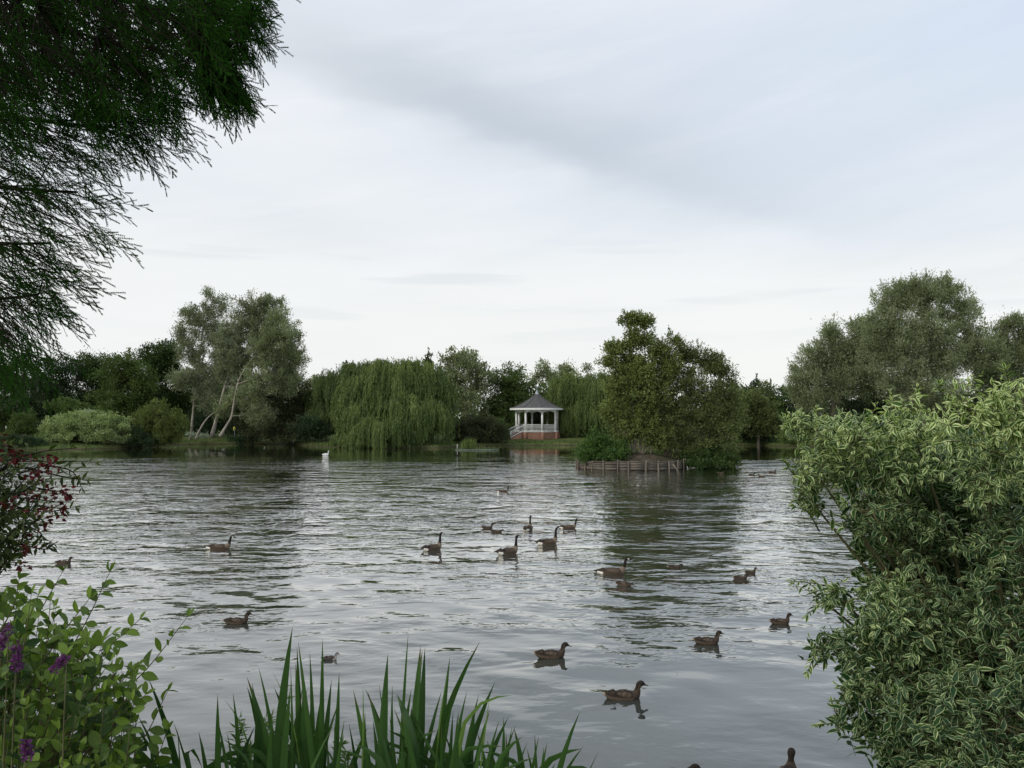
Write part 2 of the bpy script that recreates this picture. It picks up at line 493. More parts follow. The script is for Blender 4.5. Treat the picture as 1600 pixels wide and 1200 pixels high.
def gz(x, y):
    s = lake_sd(x, y)
    w = .25 * np.sin(np.asarray(x) * 1.3 + np.sin(np.asarray(y) * .9)) + .15 * np.sin(np.asarray(x) * 3.1)
    s = s + w * .5
    farh = .38 * sm(-.15, .35, s) + .50 * sm(.5, 7, s)
    nearh = .20 * sm(-.1, .3, s) + 1.45 * sm(.2, 3.6, s)
    k = sm(12, 30, np.asarray(y, float))
    land = farh * k + nearh * (1 - k)
    return np.where(s < -.1, -np.minimum((-s - .1) * .5, .9) - .02, land - .02)


xs = np.concatenate([np.linspace(-1500, -170, 16), np.arange(-160, -24, 1.2), np.arange(-24, 24, .45), np.arange(24, 161, 1.2), np.linspace(175, 1500, 16)])
ys = np.concatenate([np.linspace(-300, -6, 10), np.arange(-4, 12, .35), np.arange(12, 84, 3), np.arange(84, 130, .5), np.arange(131, 170, 3), np.linspace(175, 2500, 14)])
XX, YY = np.meshgrid(xs, ys)
ZZ = gz(XX, YY)
# slight relief on land
ZZ = ZZ + np.where(ZZ > .05, .05 * np.sin(XX * .8) * np.cos(YY * .6), 0)
nx, ny = len(xs), len(ys)
idx = np.arange(nx * ny).reshape(ny, nx)
Q = np.stack([idx[:-1, :-1], idx[:-1, 1:], idx[1:, 1:], idx[1:, :-1]], -1).reshape(-1, 4)
g = Geo(); g.add(np.stack([XX, YY, ZZ], -1).reshape(-1, 3), Q)
tag(g.build("ground", M['ground'], smooth=True), "grassy banks running all round the pond", "ground", kind="structure")

# ------------------------------------------------------------------ birds: positions (needed for wakes)
# kind, px, waterline py, heading degrees (0 = to the right of the photo, 90 = away), scale, label
BIRDS = [
 ('goose_low', 343, 858, 3, .90, "lone brown goose with black neck swimming apart at the left in dark reflections"),
 ('goose', 676, 860, 42, .95, "leftmost goose of the middle flock, white rump showing, well apart from the others"),
 ('goose', 794, 866, 35, .98, "nearest goose of the middle flock, white rump towards the viewer"),
 ('goose', 856, 851, 25, .97, "goose with upright neck just behind and right of the nearest flock goose"),
 ('goose', 825, 829, 72, .93, "goose seen from behind with its neck straight up, beside the two brown ducks"),
 ('goose_low', 888, 826, 8, .80, "rightmost goose of the middle flock, slim and side on"),
 ('goose_low', 957, 897, 2, .93, "large black-necked goose with white chin and white tail side, nearest of all geese"),
 ('goose_low', 786, 769, 5, .80, "farthest small goose, swimming ahead alone in the rippled water"),
 ('duck', 371, 974, 6, .90, "pale brown duck with dark head on the left water above the sword leaves"),
 ('duck', 862, 1027, 4, 1.0, "brown duck with its bill pointing right, left of the nearest duck in the centre foreground"),
 ('duck', 976, 1092, 4, 1.02, "nearest whole duck, dark brown, on the calm grey water in the centre foreground"),
 ('duck', 1106, 1005, 2, .90, "brown duck heading right on the water between the nearest duck and the right-hand bush"),
 ('duck', 1220, 974, 8, .80, "dark brown duck closest to the tip of the variegated bush"),
 ('duck', 1173, 896, 12, .62, "small dark-headed duck behind its browner neighbour in the island reflection"),
 ('duck_rest', 1158, 905, 10, .76, "low brown duck with its head drawn in, in front of the small dark-headed duck"),
 ('duck_low', 976, 915, -32, .80, "mottled duck with its head down on the water, just below the large goose"),
 ('duck', 762, 826, 4, .78, "left one of the two small brown ducks behind the middle flock"),
 ('duck_rest', 777, 832, 4, .80, "right, lower one of the two small brown ducks behind the middle flock"),
 ('duck', 100, 881, 4, .80, "dark duck at the left edge just above the leafy bush tips"),
 ('duckling', 516, 1031, 4, 1.0, "small dark grey duckling with pale breast behind the sword leaves"),
 ('duck', 1232, 1216, 62, 1.0, "dark duck seen from behind at the bottom edge near the bush reflection"),
 ('duck_rest', 1056, 1221, 20, 1.05, "duck at the bottom edge with only its back showing"),
 ('duck_rest', 1055, 888, 20, .80, "low dark duck half lost in the reflection of the island tree"),
 ('duck_far', 1127, 740, 10, .9, "tiny dark duck on the far water right of the island"),
 ('duck_far', 1175, 743, 5, .9, "tiny duck beside the thin stake near the bush edge"),
 ('duck_far', 1190, 745, 160, .9, "tiny duck facing left, between the two thin stakes"),
 ('duck_far', 1207, 739, 5, 1.2, "tiny reddish duck right of the second thin stake by the bush"),
 ('swan', 509, 712, 30, .52, "white swan swimming right in front of the big weeping willow"),
]

# ------------------------------------------------------------------ water surface
wy = [4.6]
while wy[-1] < 122:
    wy.append(wy[-1] + max(.045, .0052 * wy[-1]))
wy = np.array(wy)
wu = np.concatenate([np.linspace(-3.2, -.95, 40)[:-1], np.linspace(-.95, .95, 700), np.linspace(.95, 3.2, 40)[1:]])
UU, WY = np.meshgrid(wu, wy)
WX = UU * WY
cell = np.maximum(.0052 * WY, .0027 * WY)
Z = np.zeros_like(WX)
wr = np.random.default_rng(3)
pat = (.5 + .5 * np.sin(WX * .11 + 1.7 * np.sin(WY * .07)) * np.sin(WY * .16 + WX * .05 + .8)) * .7 + .3
nearm = .22 + .78 * sm(9, 22, WY)
calmm = .05 + .95 * (1 - sm(60, 84, WY))
for k in range(46):
    lam = 10 ** wr.uniform(math.log10(.24), math.log10(1.3))
    th = wr.normal(math.radians(82), .85)
    ph = wr.uniform(0, 6.28)
    kk = 2 * math.pi / lam
    slope = .0062 * (lam / .6) ** -.1
    fade = np.clip((lam / cell - 3) / 4, 0, 1)
    warp = .5 * np.sin(.35 * WX * math.sin(ph) + .3 * WY * math.cos(ph) + ph)
    Z += slope / kk * np.sin(kk * (WX * math.cos(th) + WY * math.sin(th)) + ph + 2.0 * warp) * fade * nearm * calmm * pat * (1 - .6 * sm(18, 36, WY))
# long lazy swell close to the camera
for k in range(14):
    lam = wr.uniform(.35, 1.6); th = wr.normal(math.radians(70), .7); ph = wr.uniform(0, 6.28); kk = 2 * math.pi / lam
    Z += .0105 / kk * np.sin(kk * (WX * math.cos(th) + WY * math.sin(th)) + ph + .8 * np.sin(WX * .7 + ph)) * (1 - sm(30, 60, WY))
for kind, px, py, hd, sc, lab in BIRDS:
    if kind in ('duck_far',): continue
    b = G(px, py); a = math.radians(hd)
    dx, dy = WX - b[0], WY - b[1]
    f = dx * math.cos(a) + dy * math.sin(a); l = -dx * math.sin(a) + dy * math.cos(a)
    s = -(f - .22)
    size = 1.5 if 'goose' in kind or kind == 'swan' else 1.0
    if kind == 'duckling': size = .5
    A = .0042 * size * math.sqrt(sc) 
    w = .10 + .045 * np.maximum(s, 0)
    arm = np.exp(-((np.abs(l) - .04 - .30 * s) / w) ** 2)
    kk = 2 * math.pi / (.26 * size)
    wave = np.cos(kk * (np.abs(l) * .9 - .36 * s))
    env = sm(0, .12, s) * np.exp(-np.maximum(s, 0) / (2.6 * size)) * (1 - .0)
    Z += A * arm * wave * env * (.65 + .35 * np.sin(WX * 2.3 + 1.3 * np.sin(WY * 1.9)))
    # transverse waves in the wake
    ins = sm(0, .3, s) * np.exp(-np.maximum(s, 0) / (1.8 * size)) * (1 - sm(.15, .3, np.abs(l) / (s + .4)))
    Z += A * .5 * np.cos(2 * math.pi * s / .33) * ins
    r = np.hypot(f, l)
    Z += A * .45 * np.cos(2 * math.pi * r / .22) * np.exp(-r / .35)
n1, n2 = WX.shape
idx = np.arange(n1 * n2).reshape(n1, n2)
Q = np.stack([idx[:-1, :-1], idx[:-1, 1:], idx[1:, 1:], idx[1:, :-1]], -1).reshape(-1, 4)
g = Geo(); g.add(np.stack([WX, WY, Z], -1).reshape(-1, 3), Q)
tag(g.build("pond_water", M['water'], smooth=True), "rippled grey pond water", "water", kind="structure")


# ------------------------------------------------------------------ far trees
def land(px, Y, sink=.05):
    p = P(px, 660, Y)
    return np.array([p[0], p[1], float(gz(np.array([p[0]]), np.array([p[1]]))[0]) - sink])


def tree(name, label, cat, px, Y, lobes, mat, bark='bark', ncl=150, per=90, cr=.55, L=.34, W=.17, up=.3, out=.6, trunks=None,
         shell=.45, seed=1, group=None, base_z=None, twigs=.7, tr=.16, flat=.8, leafpart='crown', floor=True, sticky=0.0):
    r = np.random.default_rng(seed)
    base = land(px, Y)
    if base_z is not None: base[2] = base_z
    root = empty(name, base, label, cat, group)
    lb = []
    for l in lobes:
        c = P(l[0], l[1], Y + (l[4] if len(l) > 4 else 0)); s = Y / F
        lb.append((c, l[2] * s, l[3] * s))
    vol = np.array([a * b for _, a, b in lb]) ** 1.0; vol /= vol.sum()
    tp = []
    tg = Geo()
    if trunks is None:
        top = lb[0][0]
        trunks_w = [(np.array([base, base * .6 + top * .4 + r.normal(size=3) * .2, top]), tr, tr * .35)]
    else:
        trunks_w = [(np.array([(P(a, b, Y + (t[3] if len(t) > 3 else 0))) for a, b in t[0]]), t[1], t[2]) for t in trunks]
    for pts, r0, r1 in trunks_w:
        rad = np.linspace(r0, r1, len(pts)); rad[0] *= 1.35
        tube(tg, pts, rad, 7, wob=.12, sub=4)
        tp.append(spline(pts, rad, 4)[0])
    tp = np.concatenate(tp)
    cg = Geo(); A, B, R = [], [], []
    for i, (c, rx, rz) in enumerate(lb):
        n = max(3, int(ncl * vol[i]))
        d = unit(r.normal(size=(n, 3)))
        rad = r.uniform(0, 1, n) ** shell
        cl = c + d * rad[:, None] * np.array([rx, rx * .8, rz])
        cl += r.normal(size=(n, 3)) * cr * .35
        if floor: cl[:, 2] = np.maximum(cl[:, 2], base[2] + .15 + r.uniform(0, .5, n))
        # limb from the nearest trunk point to the lobe, twigs from there on
        cand = tp[np.argmin(np.linalg.norm(tp - c - np.array([0, 0, -rz * .6]), axis=1))]
        mid = (cand + c) / 2 + np.array([0, 0, -.1 * rz]) + r.normal(size=3) * .15
        tube(tg, [cand, mid, c], [tr * .45, tr * .32, tr * .18], 5, sub=3)
        limb = np.array([mid, c, (mid + c) / 2])
        k = r.uniform(size=n) < twigs
        j = r.integers(0, 3, n)
        A.append(limb[j][k]); B.append(cl[k])
        m = per
        sz = r.lognormal(0, .28, n)
        cc = np.repeat(cl, m, 0)
        ss = np.repeat(sz, m)[:, None]
        off = r.normal(size=(n * m, 3)) * np.array([1, 1, flat]) * cr * ss * .62
        pos_ = cc + off
        if floor: pos_[:, 2] = np.maximum(pos_[:, 2], base[2] + .02)
        D = unit(off) * out + np.array([0, 0, up]) + r.normal(size=(n * m, 3)) * .45
        N_ = r.normal(size=(n * m, 3)) + np.array([0, -.3, .7])
        rn = np.clip(np.repeat(r.uniform(.15, .85, n), m) + r.normal(size=n * m) * .22, 0, 1)
        ls = r.uniform(.7, 1.3, n * m)
        diamonds(cg, pos_, D, N_, L * ls, W * ls, rn)
        if sticky > 0:  # upright leading shoots above the clump
            kk = r.uniform(size=n) < sticky
            if kk.any():
                bb = cl[kk]; dd = unit(np.array([0, 0, 1.]) + d[kk] * .5 + r.normal(size=(kk.sum(), 3)) * .12)
                ln = r.uniform(.6, 1.5, kk.sum()) * cr * 1.7
                q = 26
                t = r.uniform(.2, 1, (kk.sum(), q))
                pp = bb[:, None] + dd[:, None] * (ln[:, None] * t)[..., None] + r.normal(size=(kk.sum(), q, 3)) * .06
                D2 = dd[:, None] + r.normal(size=(kk.sum(), q, 3)) * .35
                diamonds(cg, pp.reshape(-1, 3), D2.reshape(-1, 3), r.normal(size=(kk.sum() * q, 3)), L * .9, W * .8,
                         np.clip(r.normal(.6, .2, kk.sum() * q), 0, 1))
                sticks(tg, bb, bb + dd * ln[:, None], .018, .006, 3)
    sticks(tg, np.concatenate(A), np.concatenate(B), tr * .11 + .012, .012, 4)
    cg.build(leafpart, M[mat], root, base)
    tg.build('trunk' if cat == 'tree' else 'stem', M[bark], root, base, smooth=True)
    return root


def willow(name, label, px, Y, lobes, mat, seed=1, ncur=130, per=15, drop=(2.0, 4.5), trunks=None, group=None, low=.1, tr=.3, L=.34, W=.085, bark='greybark', fill=0):
    r = np.random.default_rng(seed)
    base = land(px, Y); root = empty(name, base, label, 'tree', group); s = Y / F
    cg, tg = Geo(), Geo(); tp = []
    for t in (trunks or []):
        pts = np.array([P(a, b, Y + (t[3] if len(t) > 3 else 0)) for a, b in t[0]])
        rad = np.linspace(t[1], t[2], len(pts)); rad[0] *= 1.3
        tube(tg, pts, rad, 7, wob=.12); tp.append(spline(pts, rad, 4)[0])
    if not tp:
        c = P(lobes[0][0], lobes[0][1], Y)
        tube(tg, [base, base * .5 + c * .5, c], [tr, tr * .8, tr * .4], 7); tp.append(np.array([base * .4 + c * .6, c]))
    tp = np.concatenate(tp)
    area = np.array([l[2] * (l[2] + l[3]) for l in lobes], float); area /= area.sum()
    for i, l in enumerate(lobes):
        c = P(l[0], l[1], Y + (l[4] if len(l) > 4 else 0)); rx, rz = l[2] * s, l[3] * s
        cand = tp[np.argmin(np.linalg.norm(tp - c, axis=1))]
        tube(tg, [cand, (cand + c) / 2 + np.array([0, 0, .3]), c + np.array([0, 0, rz * .3])], [tr * .4, tr * .3, tr * .15], 5)
        n = max(4, int(ncur * area[i]))
        d = unit(r.normal(size=(n, 3)) + np.array([0, -.35, .35])); d[:, 2] = np.abs(d[:, 2]) * 1.0 - .12
        cur = c + d * np.array([rx, rx * .85, rz]) * (r.uniform(.5, 1, n) ** .6 * r.choice([.8, 1.0, 1.0, 1.13], n))[:, None]
        sticks(tg, np.repeat(c[None], n, 0) + r.normal(size=(n, 3)) * .3, cur, .05, .015, 4)
        dl = r.uniform(*drop, n); tone = r.uniform(-.1, 1.0, n)
        for k in range(n):
            st = cur[k] + r.normal(size=(per, 3)) * np.array([.34, .34, .22])
            ln = dl[k] * r.uniform(.45, 1.1, per); ln = np.minimum(ln, np.maximum(st[:, 2] - low - r.uniform(0, .5, per), .3))
            q = max(4, int(dl[k] / .17)); t = (np.arange(q) + .5) / q
            outd = d[k].copy(); outd[2] = 0
            # arching start then a straight hang
            arch = .55 * r.uniform(.5, 1.2, per)
            pp = st[:, None] + outd * (arch[:, None] * np.minimum(t * 3, 1)[None])[..., None]
            pp[..., 2] += (.25 * np.sin(np.minimum(t * 4, 1) * math.pi))[None] - ln[:, None] * t[None]
            pp += r.normal(size=pp.shape) * .035
            D = np.zeros_like(pp); D[..., 2] = -1; D += r.normal(size=pp.shape) * .28
            m = pp[..., 0].size
            rn = np.clip(tone[k] + .15 * (1 - 2 * t[None].repeat(per, 0)) + r.normal(size=(per, q)) * .15, 0, 1)
            diamonds(cg, pp.reshape(-1, 3), D.reshape(-1, 3), (r.normal(size=(m, 3)) * .6 + outd + np.array([0, -.2, .2])), L, W, rn.ravel())
    cg.build('crown', M[mat], root, base); tg.build('trunk', M[bark], root, base, smooth=True)
    return root


# -- far-off wood closing every gap behind the lake (one mass)
def woodland():
    r = np.random.default_rng(99); g = Geo()
    n = 1500
    px = r.uniform(-500, 2100, n); Y = r.uniform(150, 185, n)
    topy = 612 + 8 * np.sin(px * .013) + 6 * np.sin(px * .041 + 1) + 5 * np.sin(px * .11)
    for i in range(n):
        zt = P(px[i], topy[i], Y[i])[2] * r.uniform(.55, 1.0)
        z0 = r.uniform(.3, zt)
        c = P(px[i], 650, Y[i]); c[2] = z0
        m = 46
        off = r.normal(size=(m, 3)) * .95
        diamonds(g, c + off, r.normal(size=(m, 3)) + np.array([0, 0, .4]), r.normal(size=(m, 3)) + np.array([0, -.3, .7]), .95, .6, np.clip(r.normal(r.uniform(.2, .8), .2, m), 0, 1))
    tag(g.build("far_woodland", M['dark'], None), "far dark wood beyond the park trees", "woodland", kind="stuff")


woodland()

# -- left: dark belt of trees
belt = 'dark belt trees on the left far bank'
dk = dict(ncl=230, per=150, cr=.72, L=.32, W=.16, up=.35, tr=.25, shell=.55, sticky=.35, twigs=1.0)
tree('broadleaf_tree', "dark broadleaf tree at the left frame edge, behind the hanging conifer twigs", 'tree', 8, 132,
     [(5, 590, 55, 40), (-30, 575, 45, 35), (20, 640, 60, 42)], 'dark', seed=11, group=belt, **dk)
tree('broadleaf_tree', "dark rounded tree second from the left edge, above the small round shrub", 'tree', 80, 128,
     [(78, 592, 42, 40), (60, 640, 50, 42), (105, 640, 40, 40)], 'dark2', seed=12, group=belt, **dk)
tree('broadleaf_tree', "dark tree whose peak shows just right of the hanging conifer twigs", 'tree', 148, 133,
     [(140, 580, 34, 34), (160, 612, 40, 40), (135, 650, 42, 35)], 'dark', seed=13, group=belt, **dk)
tree('broadleaf_tree', "tall dark tree directly behind the pale variegated mound", 'tree', 195, 124,
     [(192, 590, 38, 42), (180, 640, 48, 40), (220, 625, 32, 46)], 'mid', seed=14, group=belt, **dk)
tree('broadleaf_tree', "highest dark belt tree, ragged top touching the pale-trunked trees", 'tree', 245, 131,
     [(240, 572, 34, 36), (262, 560, 22, 30), (255, 625, 40, 50)], 'dark', seed=15, group=belt, **dk)
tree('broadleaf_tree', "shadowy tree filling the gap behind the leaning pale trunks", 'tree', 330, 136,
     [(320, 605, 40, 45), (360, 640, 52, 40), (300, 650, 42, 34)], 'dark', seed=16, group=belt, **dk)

# -- big pale-trunked trees
sv = dict(per=105, cr=.50, L=.26, W=.10, up=.5, out=.7, bark='palebark', sticky=.5, shell=.5)
pg = 'tall pale-trunked poplars leaning over the left bank'
tree('poplar', "slender white-trunked poplar at the left of the leaning group", 'tree', 297, 116,
     [(312, 500, 24, 30), (338, 474, 22, 22), (300, 545, 24, 28), (284, 592, 24, 18), (338, 525, 28, 32), (283, 520, 12, 26), (350, 560, 26, 30), (318, 590, 26, 26), (325, 620, 24, 22), (290, 490, 12, 12)], 'silver', ncl=400, seed=21,
     trunks=[([(297, 688), (301, 650), (304, 620), (309, 590), (312, 555), (318, 510), (330, 475)], .17, .04),
             ([(310, 580), (328, 530), (342, 490)], .07, .03)], group=pg, tr=.12, **sv)
tree('poplar', "tallest leaning poplar with two bright twisting trunks in the middle of the group", 'tree', 333, 113,
     [(398, 482, 28, 24), (372, 520, 26, 34), (425, 476, 18, 18), (415, 520, 34, 34), (385, 560, 36, 30), (440, 555, 26, 26), (360, 575, 24, 26), (380, 600, 30, 24), (350, 545, 22, 26), (395, 505, 30, 26), (385, 625, 22, 18)], 'silver', ncl=560, seed=22,
     trunks=[([(331, 682), (338, 655), (347, 620), (355, 590), (365, 560), (370, 520), (376, 480)], .25, .05),
             ([(352, 600), (370, 570), (385, 545), (392, 520), (405, 485)], .12, .04),
             ([(350, 610), (372, 575), (398, 545), (425, 525)], .08, .03)], group=pg, tr=.12, **sv)
tree('poplar', "right-hand leaning poplar with a curved grey trunk and wide feathery crown", 'tree', 345, 110,
     [(440, 520, 28, 26), (456, 550, 18, 28), (420, 590, 38, 32), (455, 595, 22, 28), (432, 496, 18, 16), (395, 615, 30, 26), (468, 565, 10, 14), (405, 645, 30, 20), (420, 550, 30, 30)], 'silver2', ncl=460, seed=23,
     trunks=[([(344, 682), (352, 668), (362, 650), (367, 620), (375, 590), (395, 560), (425, 525)], .21, .04),
             ([(372, 600), (400, 590), (440, 575)], .07, .03)], group=pg, tr=.12, **sv)
tree('poplar', "low thin trunk leaning hard to the right beneath the tall poplars", 'tree', 303, 112,
     [(352, 640, 16, 12), (362, 628, 14, 10)], 'silver2', ncl=36, seed=24,
     trunks=[([(306, 686), (312, 672), (322, 656), (335, 644), (346, 638)], .15, .06)], group=pg, tr=.1, **sv)
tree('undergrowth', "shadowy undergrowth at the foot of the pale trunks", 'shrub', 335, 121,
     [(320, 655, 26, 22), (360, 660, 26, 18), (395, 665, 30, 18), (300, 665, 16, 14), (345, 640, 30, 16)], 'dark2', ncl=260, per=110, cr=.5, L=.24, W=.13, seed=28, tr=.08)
tree('spreading_tree', "dark wide low tree spreading to the water right of the poplars", 'tree', 428, 113,
     [(430, 640, 48, 40), (405, 655, 34, 32), (470, 655, 28, 36), (448, 600, 36, 28), (478, 625, 12, 22), (440, 672, 56, 18, -2)], 'brownish', ncl=520, per=110, cr=.55, L=.24, W=.12, seed=25, tr=.3, up=.1,
     trunks=[([(428, 688), (430, 660), (438, 630), (445, 600)], .3, .1)])
tree('shrub', "dark green shrub at the water's edge between the spreading tree and the willow", 'shrub', 487, 109,
     [(485, 668, 26, 18), (505, 672, 18, 12), (470, 675, 20, 12)], 'dark2', ncl=110, per=80, cr=.4, L=.26, W=.14, seed=26, tr=.08)
tree('loose_tree', "thin loose tree showing over the gap between the poplars and the willow", 'tree', 492, 130,
     [(495, 600, 14, 20), (480, 612, 16, 16)], 'silver2', ncl=46, per=60, cr=.5, seed=27, tr=.14, sticky=.3)

# -- left bank shrubs
tree('shrub', "small round dark green shrub standing left of the pale variegated mound", 'shrub', 35, 98,
     [(36, 662, 19, 22), (30, 680, 22, 16)], 'mid', ncl=110, per=80, cr=.30, L=.2, W=.11, seed=31, tr=.06, sticky=.3, up=.5)
tree('shrub', "low dark shrub along the water at the far left under the round one", 'shrub', 15, 94,
     [(15, 690, 30, 10), (55, 692, 20, 10)], 'dark2', ncl=100, per=80, cr=.32, L=.2, W=.12, seed=32, tr=.05)
tree('variegated_shrub', "pale cream and green mound-shaped shrub at the left water's edge", 'shrub', 135, 99,
     [(105, 668, 44, 24), (165, 672, 42, 24), (140, 662, 40, 20), (85, 678, 24, 20), (190, 682, 20, 16), (130, 684, 60, 14)], 'variefar', ncl=520, per=70, cr=.34, L=.22, W=.12, seed=33, tr=.1, shell=.22, up=.3, flat=.6)
tree('silver_shrub', "silvery white-leaved shrub peeping over the pale variegated mound", 'shrub', 137, 104,
     [(137, 650, 14, 9)], 'palesilver', ncl=40, per=60, cr=.25, L=.2, W=.1, seed=34, tr=.05, up=.8)
tree('shrub', "low spreading shrub behind the pale mound under the belt trees", 'shrub', 100, 112,
     [(105, 636, 32, 12), (128, 648, 30, 14)], 'mid', ncl=110, per=70, cr=.4, L=.25, W=.14, seed=35, tr=.06)
tree('olive_shrub', "big rounded olive-green bush with upright shoots beside the pale mound", 'shrub', 250, 102,
     [(250, 660, 34, 34), (230, 668, 22, 26), (275, 668, 20, 26), (252, 684, 36, 14)], 'olive', ncl=300, per=80, cr=.35, L=.26, W=.09, seed=36, tr=.1, up=.9, sticky=.6, shell=.35)
tree('shrub', "dark low shrub squeezed between the pale mound and the olive bush", 'shrub', 222, 99,
     [(220, 688, 20, 10), (215, 676, 10, 10)], 'dark2', ncl=70, per=70, cr=.3, L=.2, W=.12, seed=37, tr=.05)
tree('waterside_plant', "low green waterside plant right of the yellow sign", 'plant', 372, 113,
     [(375, 686, 20, 6), (388, 688, 20, 6)], 'dark2', ncl=60, per=60, cr=.28, L=.22, W=.08, seed=38, tr=.03, up=.8)
tree('flowering_plant', "pale-flowered low plant at the foot of the leaning trunks", 'plant', 302, 113,
     [(300, 679, 12, 5), (322, 681, 12, 4)], 'palesilver', ncl=34, per=30, cr=.22, L=.14, W=.08, seed=39, tr=.03)

# -- weeping willows
willow('weeping_willow', "huge weeping willow whose curtains trail in the water left of the bandstand", 625, 104,
       [(625, 592, 50, 34), (590, 610, 44, 40), (665, 600, 38, 40), (640, 640, 60, 34, -2), (575, 650, 38, 34, -2), (680, 650, 28, 36), (610, 665, 60, 20, -3), (560, 682, 34, 12, -3), (650, 574, 28, 18), (600, 578, 28, 18), (570, 620, 40, 44), (685, 615, 26, 36)],
       'weep', seed=41, ncur=720, per=15, drop=(1.6, 4.6), low=.02, tr=.4,
       trunks=[([(622, 692), (620, 660), (612, 625), (618, 595)], .55, .25), ([(614, 635), (590, 615), (575, 610)], .22, .1), ([(616, 630), (640, 605), (655, 590)], .25, .1)])
willow('weeping_willow', "darker weeping willow close behind and left of the huge one", 532, 112,
       [(530, 600, 36, 30), (560, 588, 36, 28), (508, 640, 22, 34), (540, 650, 40, 34), (590, 580, 30, 22), (512, 610, 24, 28)],
       'weepd', seed=42, ncur=300, per=15, drop=(1.6, 4.6), low=.3, tr=.35)
tree('dark_tree', "dark pointed treetop just peeping over the huge willow", 'tree', 660, 135,
     [(672, 572, 10, 20), (545, 576, 12, 12), (660, 590, 30, 20)], 'dark', ncl=60, per=80, cr=.5, seed=43, tr=.2, sticky=.5)
# -- behind the bandstand
tree('grey_poplar', "tall grey-green poplar with gaps of sky right of the huge willow", 'tree', 728, 122,
     [(728, 565, 30, 22), (715, 590, 28, 26), (748, 590, 24, 28), (730, 625, 36, 30), (705, 560, 14, 10)], 'silver2', ncl=200, per=75, cr=.55, seed=51, up=.5, sticky=.4,
     trunks=[([(728, 686), (730, 650), (727, 610), (730, 575)], .32, .08), ([(728, 630), (742, 600), (750, 580)], .14, .05)], bark='greybark')
tree('round_tree', "dense dark green tree with rounded top directly left of the bandstand roof", 'tree', 795, 124,
     [(795, 595, 34, 24), (775, 625, 34, 34), (818, 625, 30, 34), (800, 655, 40, 28)], 'mid', ncl=260, per=95, cr=.6, L=.3, W=.15, seed=52, tr=.3)
tree('thin_tree', "thin airy tree with sky showing through above the bandstand finial", 'tree', 852, 140,
     [(848, 580, 16, 14), (862, 592, 20, 14), (836, 592, 14, 12)], 'silver2', ncl=48, per=60, cr=.5, seed=53, tr=.16, group='thin treetops above the bandstand', sticky=.3)
tree('thin_tree', "grey-green treetop right of the airy one above the willow", 'tree', 885, 138,
     [(886, 580, 16, 10), (880, 596, 18, 14)], 'silver2', ncl=60, per=70, cr=.5, seed=54, tr=.16, group='thin treetops above the bandstand')
tree('thin_tree', "wispy small treetop farthest right above the willow", 'tree', 915, 138,
     [(917, 578, 7, 9), (914, 595, 10, 12)], 'silver2', ncl=20, per=50, cr=.4, seed=55, tr=.12, group='thin treetops above the bandstand')
tree('brown_shrub', "broad brownish shrub at the water's edge left of the bandstand steps", 'shrub', 745, 108,
     [(745, 668, 40, 20), (715, 675, 24, 16), (775, 676, 20, 16), (740, 686, 48, 10)], 'brownish', ncl=300, per=80, cr=.36, L=.24, W=.11, seed=56, tr=.1, up=.3)
tree('shrub', "rounded green shrub touching the bandstand steps", 'shrub', 780, 113,
     [(782, 672, 14, 14), (768, 668, 12, 14)], 'mid', ncl=80, per=70, cr=.32, L=.22, W=.12, seed=57, tr=.06)
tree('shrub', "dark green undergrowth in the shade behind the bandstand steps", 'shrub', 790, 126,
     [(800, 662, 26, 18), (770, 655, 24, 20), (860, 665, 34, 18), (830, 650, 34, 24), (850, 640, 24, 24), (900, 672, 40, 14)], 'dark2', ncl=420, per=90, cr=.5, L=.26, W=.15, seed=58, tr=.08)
willow('weeping_willow', "light yellow-green weeping willow just right of the bandstand", 895, 120,
       [(893, 600, 28, 20), (875, 620, 22, 26), (915, 620, 26, 30), (895, 650, 40, 26), (868, 600, 14, 12)], 'weep', seed=61, ncur=290, per=14, drop=(1.5, 4.6), low=.9, tr=.3)
willow('weeping_willow', "second yellow-green weeping willow between the first and the island tree", 940, 116,
       [(940, 600, 26, 22), (955, 625, 30, 30), (925, 640, 26, 30), (965, 655, 30, 24)], 'weep', seed=62, ncur=260, per=14, drop=(1.5, 4.2), low=.5, tr=.3,
       trunks=[([(948, 688), (938, 662), (925, 640), (912, 618)], .25, .08), ([(948, 688), (950, 650), (945, 610)], .28, .1)])

# -- behind and right of the island
tree('willow_bush', "rounded olive willow reaching the water right of the island tree", 'tree', 1185, 108,
     [(1185, 630, 28, 34), (1170, 650, 30, 34), (1200, 655, 24, 32), (1150, 640, 26, 34)], 'islandwillow', ncl=260, per=85, cr=.45, L=.28, W=.11, seed=71, tr=.2, up=.3)
for i, (px, top, rx, lab) in enumerate([(1130, 600, 26, "dark belt tree seen through the right edge of the island tree"),
                                      (1175, 596, 22, "dark belt tree right behind the island tree crown"),
                                      (1212, 606, 20, "low dark belt tree in the dip between island tree and silver trees"),
                                      (1245, 602, 26, "dark belt tree at the foot of the silver trees"),
                                      (1060, 610, 40, "dark belt tree hidden behind the middle of the island tree"),
                                      (985, 615, 34, "dark belt tree behind the left of the island tree")]):
    tree('dark_tree', lab, 'tree', px, 134 + 2 * i, [(px, top + 16, rx, 18), (px - 5, top + 45, rx * 1.3, 34), (px + 8, top + 60, rx * 1.2, 24)], 'dark2' if i % 2 else 'dark',
         ncl=90, per=90, cr=.7, L=.4, W=.2, seed=80 + i, tr=.2, sticky=.4, group='dark belt trees right of the island')

